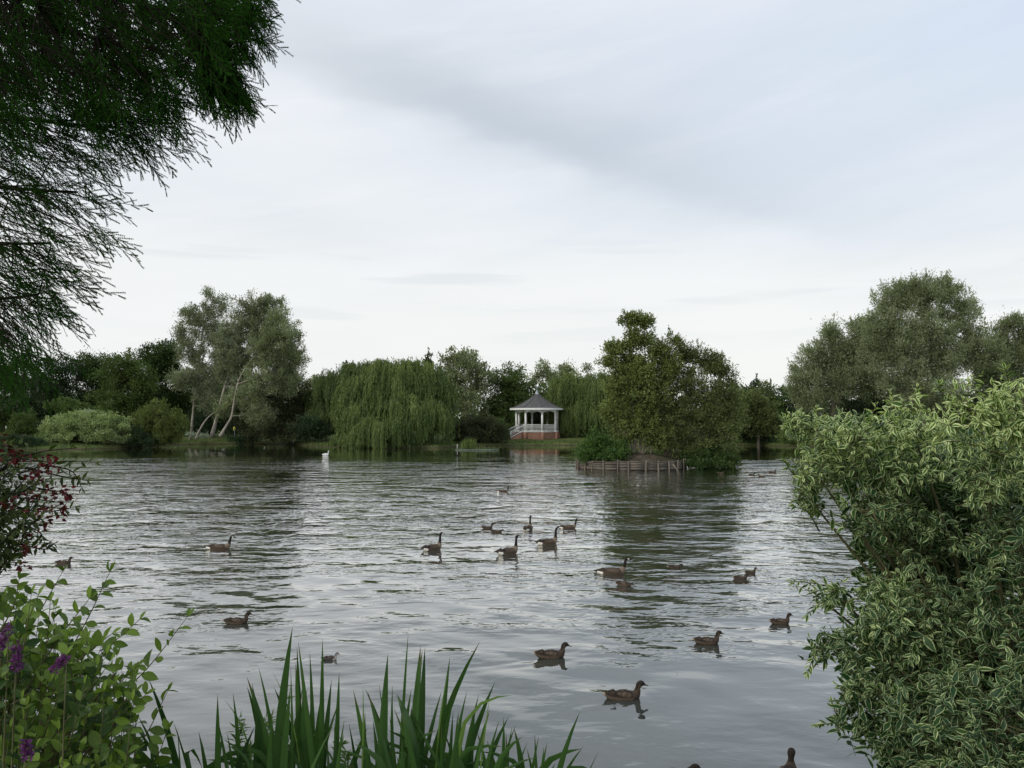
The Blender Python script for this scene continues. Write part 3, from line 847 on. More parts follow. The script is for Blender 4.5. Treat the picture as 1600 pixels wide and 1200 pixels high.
tree('shrub', "dark waterside bushes right of the island under the belt trees", 'shrub', 1195, 112,
     [(1165, 668, 30, 22), (1205, 668, 30, 24), (1240, 668, 30, 24), (1130, 668, 30, 22), (1185, 684, 60, 8)], 'dark2', ncl=420, per=90, cr=.5, L=.26, W=.14, seed=79, tr=.08)
tree('dark_tree', "dark undergrowth trees at the foot of the silver willows", 'tree', 1400, 108,
     [(1330, 640, 50, 30), (1400, 635, 50, 34), (1470, 635, 50, 34), (1540, 630, 50, 34), (1380, 600, 40, 24), (1600, 620, 50, 34)], 'dark2', ncl=420, per=100, cr=.6, L=.3, W=.15, seed=78, tr=.2)
# -- silver willows on the right
sw = dict(per=120, cr=.55, L=.27, W=.085, up=.45, out=.75, bark='greybark', sticky=.7, shell=.5)
gr = 'silver willows on the right bank'
tree('silver_willow', "lower left silver willow of the right bank, stepping up towards the big one", 'tree', 1300, 100,
     [(1300, 530, 26, 24), (1275, 560, 28, 24), (1330, 545, 30, 30), (1258, 585, 24, 20), (1300, 590, 46, 30), (1345, 590, 34, 34), (1245, 600, 16, 16), (1270, 625, 40, 24), (1340, 510, 18, 14), (1362, 545, 36, 34), (1330, 570, 40, 34)], 'silver2', ncl=700, seed=91,
     trunks=[([(1300, 692), (1302, 640), (1300, 590), (1300, 545)], .36, .1), ([(1302, 640), (1325, 595), (1335, 555)], .2, .07)], group=gr, tr=.2, **sw)
tree('silver_willow', "tallest silver willow with rounded billowing crown at the right", 'tree', 1440, 94,
     [(1450, 462, 42, 30), (1400, 470, 34, 26), (1500, 490, 30, 30), (1375, 500, 24, 22), (1440, 515, 62, 36), (1400, 560, 52, 40), (1480, 560, 52, 40), (1415, 452, 22, 16), (1480, 452, 22, 18), (1440, 610, 70, 36), (1375, 525, 34, 30), (1525, 530, 28, 30), (1540, 560, 34, 28)], 'silver2', ncl=1000, seed=92,
     trunks=[([(1440, 700), (1440, 640), (1436, 580), (1440, 520), (1450, 465)], .5, .1), ([(1438, 600), (1410, 550), (1390, 500)], .26, .08), ([(1438, 590), (1470, 540), (1495, 500)], .26, .08)], group=gr, tr=.26, **sw)
tree('silver_willow', "silver willow with small pointed heads at the right frame edge", 'tree', 1575, 98,
     [(1572, 505, 18, 16), (1560, 535, 26, 22), (1600, 520, 20, 24), (1585, 560, 40, 30), (1620, 550, 40, 40), (1590, 600, 60, 36), (1540, 580, 26, 30)], 'silver2', ncl=420, seed=93,
     trunks=[([(1580, 700), (1580, 640), (1578, 590), (1574, 520)], .38, .1)], group=gr, tr=.2, **sw)
tree('lime_shrub', "low yellow-green clump at the water by the edge of the variegated bush", 'shrub', 1238, 101,
     [(1238, 688, 18, 9), (1226, 682, 10, 8)], 'weep', ncl=60, per=70, cr=.25, L=.2, W=.09, seed=94, tr=.05, up=.5)

# ------------------------------------------------------------------ the island
IY = 56.0
isl_c = G(985, 731); isl_c = np.array([G(985, 731)[0], IY + .6, 0])
g = Geo()
rings = [(0, .98), (.2, .97), (.4, .88), (.6, .76), (.8, .62), (.92, .54), (.985, .50)]
n = 48; V = []
erx, ery = 3.75, 3.0
rr = np.random.default_rng(5)
for k, (f_, h_) in enumerate(rings + [(.99, -.9)]):
    for j in range(n):
        a = 2 * math.pi * j / n
        V.append([isl_c[0] + erx * f_ * math.cos(a), isl_c[1] + ery * f_ * math.sin(a), h_ + rr.normal() * (.07 if 0 < k < 6 else 0)])
Q = [[k * n + j, k * n + (j + 1) % n, (k + 1) * n + (j + 1) % n, (k + 1) * n + j] for k in range(len(rings)) for j in range(n)]
g.add(V, Q)
tag(g.build("island_ground", M['soil'], None), "brown earth mound of the small island", "island", kind="structure")
rev = empty('timber_revetment', (isl_c[0], isl_c[1], 0), "weathered timber edging of stakes and boards round the small island", 'edging')
g = Geo(); NB = 26
for j in range(NB):
    a0, a1 = 2 * math.pi * j / NB, 2 * math.pi * (j + 1) / NB
    p0 = np.array([isl_c[0] + (erx + .04) * math.cos(a0), isl_c[1] + (ery + .04) * math.sin(a0)])
    p1 = np.array([isl_c[0] + (erx + .04) * math.cos(a1), isl_c[1] + (ery + .04) * math.sin(a1)])
    c = (p0 + p1) / 2; ln = np.linalg.norm(p1 - p0); rz = math.atan2(p1[1] - p0[1], p1[0] - p0[0])
    for z, hh in ((.10, .17), (.275, .16), (.44, .15)):
        box(g, (c[0], c[1], z + rr.normal() * .012), (ln * .99, .035, hh), rz, rnd=rr.uniform(), tilt=rr.normal() * .012)
    box(g, (c[0], c[1], .56 + rr.normal() * .02), (ln * 1.02, .07, .05), rz, rnd=rr.uniform())
g.build('edging_board', M['wood2'], rev, rev.location)
for j in range(NB):
    a = 2 * math.pi * (j + .5 * rr.uniform(-.3, .3)) / NB
    g = Geo()
    b = np.array([isl_c[0] + (erx + .11) * math.cos(a), isl_c[1] + (ery + .11) * math.sin(a), -.6])
    lean = rr.normal(size=2) * .05
    t = b + np.array([lean[0], lean[1], 1.22 + rr.uniform(-.03, .16)])
    tube(g, [b, (b + t) / 2, t], [.055, .052, .045], 7, wob=.1, sub=1)
    g.build('stake', M['wood'], rev, rev.location)
g = Geo(); b = G(1063, 741); tube(g, [b + [0, 0, -.1], b + [-.28, .1, .42], b + [-.42, .2, .62]], [.05, .05, .045], 7, sub=1)
tag(g.build('fallen_stake', M['wood'], None, b), "loose stake leaning against the right front of the island edging", 'stake')

IB = isl_c + np.array([0, 0, .95])
tree('ash_tree', "tall leafy tree with many bare thin stems at the left of the island", 'tree', 990, 56.5,
     [(1008, 505, 15, 14), (985, 500, 16, 12), (1000, 530, 24, 16), (968, 545, 22, 16), (1030, 548, 20, 18), (950, 566, 14, 12), (995, 570, 34, 22), (1045, 575, 26, 24), (970, 600, 26, 22), (1055, 530, 8, 12), (1010, 615, 40, 26), (960, 640, 20, 28), (975, 665, 24, 26), (1005, 660, 26, 34), (1030, 680, 24, 20), (1000, 590, 40, 22)],
     'ash', bark='greybark', ncl=1150, per=50, cr=.235, L=.17, W=.08, up=.1, out=.9, seed=101, tr=.09, base_z=.95, floor=True, shell=.62, flat=.7, sticky=.45,
     trunks=[([(990, 712), (992, 670), (987, 620), (994, 560), (990, 505)], .085, .02), ([(1000, 712), (1001, 660), (1010, 600), (1007, 540), (1008, 500)], .07, .02),
             ([(988, 712), (984, 670), (975, 610), (968, 550)], .055, .015), ([(1002, 712), (1010, 680), (1016, 640), (1035, 600), (1050, 540)], .055, .015),
             ([(992, 712), (999, 650), (993, 600), (1001, 550)], .04, .012), ([(986, 712), (975, 690), (970, 650), (962, 620), (955, 570)], .035, .012), ([(1002, 712), (1022, 690), (1036, 672), (1042, 650)], .04, .012), ([(996, 712), (1008, 670), (1003, 640), (1014, 610)], .03, .012),
             ([(994, 712), (989, 690), (996, 660), (985, 640)], .03, .01), ([(998, 712), (1012, 700), (1018, 678), (1030, 660)], .03, .01)])
tree('sallow_tree', "bushy olive willow drooping over the water on the right of the island", 'tree', 1050, 57,
     [(1085, 558, 30, 20), (1062, 552, 20, 18), (1110, 566, 20, 18), (1135, 582, 16, 16), (1115, 578, 26, 26), (1070, 600, 44, 34), (1110, 625, 44, 36), (1060, 650, 48, 34), (1110, 670, 46, 34), (1145, 600, 12, 18), (1075, 695, 50, 22, .5), (1125, 700, 34, 22, .5), (1140, 650, 24, 40), (1020, 640, 24, 36), (1040, 690, 30, 20)],
     'islandwillow', bark='greybark', ncl=860, per=70, cr=.27, L=.16, W=.06, up=.15, out=.8, seed=102, tr=.08, base_z=-.35, shell=.55, sticky=.15,
     trunks=[([(1040, 712), (1060, 660), (1080, 600), (1088, 560)], .13, .03), ([(1045, 714), (1080, 680), (1110, 640), (1125, 590)], .12, .03), ([(1040, 712), (1035, 660), (1030, 610)], .08, .03), ([(1050, 716), (1090, 705), (1120, 695)], .08, .03)])
g = Geo(); r = np.random.default_rng(77); n = 2600
a_ = r.uniform(0, 6.283, n); q_ = np.sqrt(r.uniform(0, .95, n)); clx = (np.sin(a_ * 5 + q_ * 7) + np.sin(a_ * 11) > -.2)
a_, q_ = a_[clx], q_[clx]; n = len(a_)
diamonds(g, np.stack([isl_c[0] + erx * q_ * np.cos(a_), isl_c[1] + ery * q_ * np.sin(a_), .98 - .5 * q_ ** 1.2], 1), np.array([0, 0, 1.]) + r.normal(size=(n, 3)) * .7, r.normal(size=(n, 3)), r.uniform(.08, .32, n), .035, r.uniform(size=n), mid=.3)
tag(g.build('island_grass', M['brownish'], None), "sparse rough growth on the island mound", 'grass', kind='stuff')
# bare twigs over the crown
g = Geo(); r = np.random.default_rng(8); b = P(1035, 560, 56.5)
for k in range(26):
    p = b + r.normal(size=3) * np.array([.5, .3, .2]); q = p + np.array([r.normal() * .25 + .1, r.normal() * .2, r.uniform(.8, 2.0)])
    m_ = (p + q) / 2 + r.normal(size=3) * .07; sticks(g, [p, m_], [m_, q], [.018, .012], [.012, .005], 3)
bt = empty('dead_tree', np.array([b[0], b[1], .9]), "bare dead twigs rising through the top of the island tree crown", 'tree')
tube(g, [np.array([b[0] - .9, b[1], .9]), b * .5 + np.array([b[0] - .5, b[1], 1.2]) * .5, b], [.07, .05, .03], 6)
g.build('trunk', M['greybark'], bt, bt.location, smooth=True)
tree('green_shrub', "fresh green leafy bush spilling over the left end of the island", 'shrub', 935, 56,
     [(940, 698, 28, 14), (915, 712, 16, 10, -.8), (962, 704, 24, 14), (938, 686, 14, 10), (925, 700, 22, 12), (950, 712, 26, 8, -1.2)], 'bright', ncl=230, per=55, cr=.24, L=.15, W=.085, seed=103, tr=.05, base_z=.15, shell=.5, up=.3, sticky=.3)
tree('shrub', "dark leafy tangle hanging from the right end of the island into the water", 'shrub', 1110, 56.5,
     [(1105, 714, 30, 14), (1132, 718, 22, 10), (1085, 716, 20, 12), (1090, 726, 24, 6, -1), (1120, 726, 26, 6, -1), (1142, 724, 14, 6)], 'dark', ncl=260, per=55, cr=.22, L=.15, W=.08, seed=104, tr=.05, base_z=-.40, shell=.5)


# ------------------------------------------------------------------ bandstand
def bandstand():
    Y0 = 116.5; b = P(839, 660, Y0); zb = .80
    root = empty('bandstand', (b[0], b[1], zb), "white octagonal bandstand with grey pointed roof on a red brick base", 'bandstand')
    s = Y0 / F; Rc = 33 * s; off = math.radians(12)
    O = np.array([b[0], b[1], zb]); fl = 1.02; ct = 4.02
    def pt(k, R, z=0.0): # angle measured from the camera-facing side
        a = off + k * math.pi / 4
        return O + np.array([R * math.sin(a), -R * math.cos(a), z])
    def octo(g, R0, z0, R1, z1, cap=False):
        V = [pt(k, R0, z0) for k in range(8)] + [pt(k, R1, z1) for k in range(8)]
        Q = [[k, (k + 1) % 8, 8 + (k + 1) % 8, 8 + k] for k in range(8)]
        T = []
        if cap:
            V.append(O + [0, 0, z1]); T = [[8 + k, 8 + (k + 1) % 8, 16] for k in range(8)]
        g.add(V, Q, T)
    g = Geo(); octo(g, Rc + .10, -.9, Rc + .10, fl - .08)
    for k in range(8): p = pt(k, Rc + .12, (fl - .9) / 2 - .05); box(g, p, (.42, .42, fl + .82), off + k * math.pi / 4)
    g.build('brick_base', M['brick'], root, O)
    g = Geo(); octo(g, Rc + .22, fl - .08, Rc + .22, fl, True); octo(g, Rc + .10, fl - .079, Rc + .22, fl - .08); g.build('floor_slab', M['offwhite'], root, O)
    for k in range(8):
        g = Geo(); p = pt(k, Rc, 0); a = off + k * math.pi / 4
        box(g, p + [0, 0, fl + .06], (.36, .36, .12), a); box(g, p + [0, 0, (fl + ct) / 2 + .02], (.24, .24, ct - fl - .22), a); box(g, p + [0, 0, ct - .06], (.34, .34, .12), a)
        g.build('column', M['white'], root, O)
    # beams with shallow arches between the columns
    for k in range(8):
        p0, p1 = pt(k, Rc), pt(k + 1, Rc); c = (p0 + p1) / 2; d = p1 - p0; ln = np.linalg.norm(d[:2]); rz = math.atan2(d[1], d[0])
        g = Geo(); m = 10
        nrm = np.array([-d[1], d[0], 0]) / ln * .05
        V = []
        for i in range(m + 1):
            t = i / m; x = p0 + d * t; u = 2 * t - 1
            zb_ = ct - .10 - .38 * abs(u) ** 3
            for sgn in (-1, 1):
                V.append(x + nrm * sgn + [0, 0, zb_]); V.append(x + nrm * sgn + [0, 0, ct + .12])
        Q = []
        for i in range(m):
            a, e = i * 4, (i + 1) * 4
            Q += [[a, e, e + 1, a + 1], [a + 3, e + 3, e + 2, a + 2], [a + 2, e + 2, e, a]]
        g.add(V, Q); g.build('arch_beam', M['white'], root, O)
        if k in (7,):  # the opening with the steps faces left, towards the camera
            pass
    stair_k = 6.5
    for k in range(8):
        if k == 6: continue
        p0, p1 = pt(k, Rc), pt(k + 1, Rc); d = p1 - p0; ln = np.linalg.norm(d[:2]); rz = math.atan2(d[1], d[0]); c = (p0 + p1) / 2
        g = Geo(); box(g, c + [0, 0, fl + .98], (ln - .25, .09, .07), rz); box(g, c + [0, 0, fl + .14], (ln - .25, .07, .06), rz)
        nb = 15
        for i in range(nb):
            q = p0 + d * ((i + 1) / (nb + 1)); box(g, q + [0, 0, fl + .56], (.045, .045, .78), rz)
        g.build('railing', M['white'], root, O)
    # roof: slightly swept eight-sided cone
    g = Geo(); prof = [(4.00, ct + .30), (3.1, ct + .62), (2.2, ct + 1.05), (1.3, ct + 1.60), (.55, ct + 2.12), (.20, ct + 2.42)]
    for i in range(len(prof) - 1): octo(g, prof[i][0], prof[i][1], prof[i + 1][0], prof[i + 1][1])
    g.build('roof', M['slate'], root, O)
    for k in range(8):
        g = Geo(); sticks(g, [pt(k, a[0] + .02, a[1] + .01) for a in prof[:-1]], [pt(k, a[0] + .02, a[1] + .01) for a in prof[1:]], .045, .045, 6)
        g.build('roof_ridge', M['slate'], root, O)
    g = Geo(); octo(g, 4.05, ct + .08, 4.05, ct + .33); octo(g, 4.05, ct + .33, 3.96, ct + .335); octo(g, 4.05, ct + .08, 3.9, ct + .08); g.build('fascia', M['white'], root, O)
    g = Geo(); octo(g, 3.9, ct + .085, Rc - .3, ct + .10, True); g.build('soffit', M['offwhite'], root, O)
    g = Geo(); octo(g, .30, ct + 2.36, .24, ct + 2.60); octo(g, .24, ct + 2.60, .06, ct + 3.0)
    tube(g, [O + [0, 0, ct + 2.95], O + [0, 0, ct + 3.4], O + [0, 0, ct + 3.65]], [.05, .035, .02], 6, sub=1)
    g.build('finial', M['lead'], root, O)
    g = Geo(); box(g, O + [.05, 0, ct + 3.45], (.7, .03, .05)); box(g, O + [.36, 0, ct + 3.46], (.16, .03, .16)); g.build('weather_vane', M['lead'], root, O)
    # steps
    a = off + 6.5 * math.pi / 4
    dr = np.array([math.sin(a), -math.cos(a), 0]); sd = np.array([-dr[1], dr[0], 0]); rz = math.atan2(dr[1], dr[0])
    ap = Rc * math.cos(math.pi / 8) + .12
    g = Geo(); ns = 6; run = .36
    for i in range(ns):
        z1 = fl - (i + 1) * fl / (ns + .3) ; hh = z1 + .9
        box(g, O + dr * (ap + run * (i + .5)) + [0, 0, z1 - hh / 2], (run + .0, 1.5, hh), rz)
    g.build('steps', M['brick'], root, O)
    for sgn in (-1, 1):
        g = Geo(); A = O + dr * (ap - .05) + sd * sgn * .86; B = O + dr * (ap + run * ns + .1) + sd * sgn * .86
        V = []
        for q, zt in ((A, fl - .02), (B, .05)):
            for w in (-.09, .09):
                V += [q + sd * w + [0, 0, -.9], q + sd * w + [0, 0, zt]]
        g.add(V, [[0, 1, 5, 4], [2, 6, 7, 3], [1, 3, 7, 5], [4, 5, 7, 6], [0, 2, 3, 1]]); g.build('stair_wall', M['brick'], root, O)
        g = Geo()
        for q, z in ((A, fl), (B, .05)):
            box(g, q + dr * .0 + [0, 0, z + .52], (.11, .11, 1.04), rz); box(g, q + [0, 0, z + 1.07], (.16, .16, .06), rz)
        sticks(g, [A + [0, 0, fl + .92], A + [0, 0, fl + .15]], [B + [0, 0, .97], B + [0, 0, .2]], .045, .045, 6)
        for i in range(9):
            t = (i + 1) / 10; q = A * (1 - t) + B * t; z = fl * (1 - t) + .05 * t; sticks(g, [q + [0, 0, z + .15]], [q + [0, 0, z + .92]], .022, .022, 4)
        g.build('stair_railing', M['white'], root, O)


bandstand()


# ------------------------------------------------------------------ small waterside things
def post(name, label, cat, px, py_top, py_bot, Y, mat, r=.04):
    p0 = P(px, py_bot, Y); p1 = P(px, py_top, Y); g = Geo()
    tube(g, [p0 + [0, 0, -.4], (p0 + p1) / 2, p1], [r, r, r * .9], 7, sub=1)
    tag(g.build(name, M[mat], None, p0), label, cat)


sg = P(366.5, 681, 113); root = empty('warning_sign', sg, "small yellow notice on a grey post by the leaning poplars", 'sign')
g = Geo(); tube(g, [sg + [0, 0, -.3], sg + [0, 0, .5], sg + [0, 0, 1.2]], .05, 6, sub=1); g.build('post', M['bluepost'], root, sg)
g = Geo(); box(g, sg + [0, -.07, 1.02], (.34, .02, .50)); g.build('sign_plate', M['yellow'], root, sg)
post('white_stake', "thin white stake standing in the water under the huge willow", 'stake', 661.5, 691, 699, 101, 'stake', .035)
post('white_stake', "thin pale stake at the left end of the reed raft", 'stake', 714.5, 694, 705, 95, 'stake', .03)
post('pale_post', "small pale post in the shade right of the spreading tree", 'post', 458.5, 677, 688, 110, 'bluepost', .06)
post('white_post', "short white post on the lawn at the far left", 'post', 9.5, 666, 672, 112, 'stake', .09)
post('thin_stake', "thin dark stake in the water right of the island, the left one", 'stake', 1166, 732, 744, 56, 'wood', .02)
post('thin_stake', "thin dark stake in the water nearest the variegated bush", 'stake', 1199.5, 731, 745, 55, 'wood', .02)
rp = G(745, 703.5); root = empty('reed_raft', rp, "floating raft planted with reeds in front of the brown shrub", 'raft')
g = Geo()
for i in range(5): tube(g, [rp + [-2.4, -.5 + i * .25, .03], rp + [0, -.5 + i * .25, .05], rp + [2.5, -.5 + i * .25, .03]], .09, 8, wob=.05, sub=2)
for x in (-2.2, 0, 2.2): box(g, rp + [x, 0, .15], (.12, 1.2, .05))
g.build('float', M['raft'], root, rp)
g = Geo(); r = np.random.default_rng(12); n = 420
ctr = np.where(r.uniform(size=n) < .75, -.9, r.uniform(-1.5, 2.2, n))
Bp = rp + np.stack([ctr + r.normal(size=n) * .38, r.normal(size=n) * .25, np.full(n, .08)], 1)
ln = np.where(np.abs(Bp[:, 0] - rp[0] + .9) < .8, r.uniform(.7, 1.5, n), r.uniform(.2, .5, n))
diamonds(g, Bp, np.array([0, 0, 1.]) + r.normal(size=(n, 3)) * .13, r.normal(size=(n, 3)), ln, .06, r.uniform(size=n))
g.build('reeds', M['reed'], root, rp)
g = Geo(); p0, p1 = G(1168, 724.5), G(1236, 723); tube(g, [p0, (p0 + p1) / 2 + [0, .1, .01], p1], [.07, .10, .06], 8, wob=.1)
tag(g.build('floating_log', M['raft'], None, p0), "long pale log floating right of the island, the farther of two", 'log', 'logs floating right of the island')
g = Geo(); p0, p1 = G(1176, 728.5), G(1240, 728); tube(g, [p0, (p0 + p1) / 2 + [0, -.1, 0], p1], [.05, .08, .05], 8, wob=.1)
tag(g.build('floating_log', M['raft'], None, p0), "long pale log floating right of the island, the nearer of two", 'log', 'logs floating right of the island')
# person in pale clothes far left, partly out of frame
# grass fringe on the far bank
g = Geo(); r = np.random.default_rng(14); n = 150000
X_ = r.uniform(-75, 62, n); Y_ = r.uniform(88, 124, n); sdv = lake_sd(X_, Y_); k = (sdv > -.25) & (r.uniform(size=n) < np.exp(-np.maximum(sdv, 0) / 1.6))
X_, Y_ = X_[k], Y_[k]; Zg = np.maximum(gz(X_, Y_), -.05); n = len(X_)
diamonds(g, np.stack([X_, Y_, Zg - .03], 1), np.array([0, 0, .9]) + r.normal(size=(n, 3)) * .45, r.normal(size=(n, 3)), r.uniform(.12, .5, n) * np.where(lake_sd(X_, Y_) < .8, 1.25, .7), .06, r.uniform(size=n), mid=.3)
tag(g.build('bank_grass', M['grass'], None), "rough grass fringing the far bank", 'grass', kind='stuff')


# ------------------------------------------------------------------ birds
def sweep_bird(st, colf, seg=16, sub=5):
    """st rows: x, z, half width, half height along the spine; y = 0"""
    st = np.array(st, float)
    pr, rw = spline(st[:, [0, 1, 2]], st[:, 3], sub)
    x, z, ry, rz = pr[:, 0], pr[:, 1], np.maximum(pr[:, 2], .002), np.maximum(rw, .002)
    tx, tz = np.gradient(x), np.gradient(z); l = np.hypot(tx, tz); tx, tz = tx / l, tz / l
    k = len(x); a = np.arange(seg) * 2 * math.pi / seg; V, C = [], []
    for i in range(k):
        for j in range(seg):
            u, w = math.cos(a[j]) * ry[i], math.sin(a[j]) * rz[i]
            p = (x[i] - tz[i] * w, u, z[i] + tx[i] * w); V.append(p)
            C.append(colf(i / (k - 1), x[i], z[i], math.sin(a[j]), abs(math.cos(a[j])), p))
    Q = [[i * seg + j, i * seg + (j + 1) % seg, (i + 1) * seg + (j + 1) % seg, (i + 1) * seg + j] for i in range(k - 1) for j in range(seg)]
    T = [[0, (j + 1) % seg, j] for j in range(1, seg - 1)] + [[(k - 1) * seg, (k - 1) * seg + j, (k - 1) * seg + j + 1] for j in range(1, seg - 1)]
    g = Geo(); g.add(V, Q, T, c=np.array(C)); return g


def wing_geo(x0, x1, y, z0, z1, th, hh, c1, c2, side):
    g = Geo(); m, seg = 14, 12; V, C = [], []
    for i in range(m + 1):
        t = i / m; x = x0 + (x1 - x0) * t
        w = (math.sin(math.pi * min(1, t * 1.25 + .12) ** .8) if t < .62 else 1 - (t - .62) / .38 * .93)
        w = max(w, .05) if t > .0 else .15
        yc = side * (y * (1 - .72 * t ** 1.6)); zc = z0 + (z1 - z0) * t
        for j in range(seg):
            a = 2 * math.pi * j / seg
            V.append((x, yc + side * math.cos(a) * th * w, zc + math.sin(a) * hh * w))
            f = .5 + .5 * math.sin(x * 150 + math.sin(a) * 2); bb = t > .55
            C.append(np.array(c1) * (.55 if bb else 1) * (1 - .35 * f) + np.array(c2) * .35 * f * (.4 if bb else 1))
    Q = [[i * seg + j, i * seg + (j + 1) % seg, (i + 1) * seg + (j + 1) % seg, (i + 1) * seg + j] for i in range(m) for j in range(seg)]
    T = [[0, (j + 1) % seg, j] for j in range(1, seg - 1)] + [[m * seg, m * seg + j, m * seg + j + 1] for j in range(1, seg - 1)]
    g.add(V, Q, T, c=np.array(C)); return g


BLK = (.012, .011, .010)


def goose_col(s, x, z, sa, ca, p):
    if z > .215 or (x > .25 and z > .19):
        if .325 < x < .375 and z > .43 and sa < .2 and ca > .25: return (.75, .73, .68)
        if .30 < x < .335 and z > .43 and sa < .0: return (.6, .58, .54)
        return BLK
    if x < -.35: return (.02, .018, .016)
    if x < -.22: return (.78, .76, .70) if sa < .25 else (.03, .026, .022)
    if x > .17 and z > .09: return (.15, .12, .09)
    if sa < -.1: return (.12, .095, .072)
    return (.050, .038, .029)


def duck_col(s, x, z, sa, ca, p):
    if x > .268 and z > .1: return (.050, .044, .025)
    if z > .12 and x > .12: return (.020, .016, .012) if sa > .35 or (.2 < x < .27 and abs(z - .197) < .006) else (.075, .058, .042)
    if x < -.27: return (.22, .18, .14)
    if x > .1: return (.045, .033, .025)
    if sa > .35: return (.020, .016, .013)
    return (.075, .058, .043)


def duckling_col(s, x, z, sa, ca, p):
    if x > .262 and z > .1: return (.05, .05, .05)
    if x > .08 and sa < .2: return (.34, .32, .30)
    return (.045, .038, .036)


def swan_col(s, x, z, sa, ca, p):
    if x > .585: return (.55, .16, .03)
    if x > .55: return (.02, .02, .02)
    return (.82, .82, .79)


def make_bird(kind):
    if kind == 'goose':
        st = [(-.43, .13, .03, .008), (-.36, .115, .065, .025), (-.25, .085, .115, .075), (-.08, .06, .150, .118), (.08, .065, .145, .122), (.18, .095, .115, .108), (.235, .155, .070, .075),
              (.255, .235, .040, .045), (.262, .33, .030, .034), (.268, .41, .029, .033), (.292, .462, .034, .038), (.335, .470, .032, .036), (.372, .458, .019, .024), (.40, .448, .013, .013), (.425, .442, .008, .006)]
        f = goose_col; wing = (.17, -.38, .105, .10, .135, .05, .075, (.045, .034, .026), (.18, .14, .105))
    elif kind == 'goose_low':
        st = [(-.47, .11, .03, .008), (-.40, .10, .065, .025), (-.27, .075, .115, .070), (-.08, .05, .150, .112), (.09, .055, .145, .114), (.20, .085, .110, .098), (.262, .14, .066, .068),
              (.295, .21, .038, .042), (.315, .29, .029, .033), (.330, .35, .028, .032), (.358, .395, .033, .037), (.398, .395, .031, .034), (.432, .378, .018, .022), (.46, .365, .012, .012), (.485, .357, .007, .006)]
        def f(s, x, z, sa, ca, p):
            if (z > .19) or (x > .30 and z > .15):
                if .375 < x < .42 and z > .34 and sa < .3 and ca > .2: return (.75, .73, .68)
                return BLK
            if x < -.38: return (.02, .018, .016)
            if x < -.24: return (.78, .76, .70) if sa < .35 else (.03, .026, .022)
            if x > .20 and z > .07: return (.14, .11, .085)
            if sa < -.1: return (.11, .085, .065)
            return (.046, .035, .027)
        wing = (.18, -.42, .105, .09, .115, .05, .068, (.042, .032, .024), (.17, .13, .10))
    elif kind in ('duck', 'duckling', 'duck_far'):
        st = [(-.305, .088, .018, .005), (-.255, .070, .058, .024), (-.18, .044, .086, .056), (-.06, .028, .102, .076), (.06, .028, .098, .076), (.135, .045, .078, .070), (.168, .092, .046, .048),
              (.180, .140, .031, .034), (.198, .184, .041, .041), (.230, .198, .040, .040), (.260, .188, .024, .022), (.278, .179, .017, .010), (.305, .170, .018, .006), (.322, .166, .012, .004)]
        f = duckling_col if kind == 'duckling' else duck_col
        wing = (.10, -.275, .072, .052, .092, .032, .046, (.034, .026, .020), (.22, .17, .125)) if kind != 'duckling' else (.09, -.22, .068, .07, .09, .03, .05, (.05, .04, .036), (.08, .07, .06))
    elif kind in ('duck_rest', 'duck_low'):
        low = kind == 'duck_low'
        hz = -.06 if low else -.03
        st = [(-.305, .086, .018, .005), (-.255, .068, .058, .024), (-.18, .042, .086, .056), (-.06, .028, .102, .076), (.06, .028, .098, .072), (.130, .045 + hz * .3, .074, .060), (.165, .092 + hz * .6, .044, .044),
              (.190, .120 + hz, .036, .036), (.220, .135 + hz, .038, .035), (.250, .130 + hz, .032, .030), (.275, .115 + hz, .020, .018), (.297, .100 + hz, .016, .009), (.322, .090 + hz, .017, .005), (.336, .087 + hz, .01, .004)]
        def f(s, x, z, sa, ca, p):
            if x > .285: return (.09, .075, .03)
            return duck_col(s, min(x, .25), max(z, .13) if x > .18 else z, sa, ca, p)
        wing = (.09, -.27, .072, .052, .090, .032, .046, (.040, .030, .023), (.24, .185, .14))
    else:
        st = [(-.62, .20, .04, .015), (-.54, .17, .10, .05), (-.36, .12, .19, .13), (-.08, .09, .24, .18), (.16, .10, .22, .17), (.30, .16, .14, .13), (.36, .26, .075, .085), (.37, .40, .050, .055), (.40, .54, .042, .046),
              (.43, .66, .040, .044), (.462, .735, .045, .048), (.51, .745, .044, .044), (.555, .715, .028, .028), (.59, .69, .020, .016), (.63, .67, .012, .008)]
        f = swan_col; wing = (.22, -.60, .18, .20, .26, .08, .17, (.82, .82, .79), (.78, .78, .76))
    sub = 5 if kind != 'duck_far' else 2
    root = empty('bird', (0, 0, 0), 'x', 'bird')
    names = {'goose': 'goose', 'goose_low': 'goose', 'swan': 'swan', 'duckling': 'duckling'}
    root.name = names.get(kind, 'duck')
    mat = M['birdplain'] if kind == 'swan' else M['bird']
    sweep_bird(st, f, 16, sub).build('body', mat, root, smooth=True, col_attr=True)
    for side in (1, -1):
        wing_geo(*wing, side).build('wing', mat, root, smooth=True, col_attr=True)
    return root


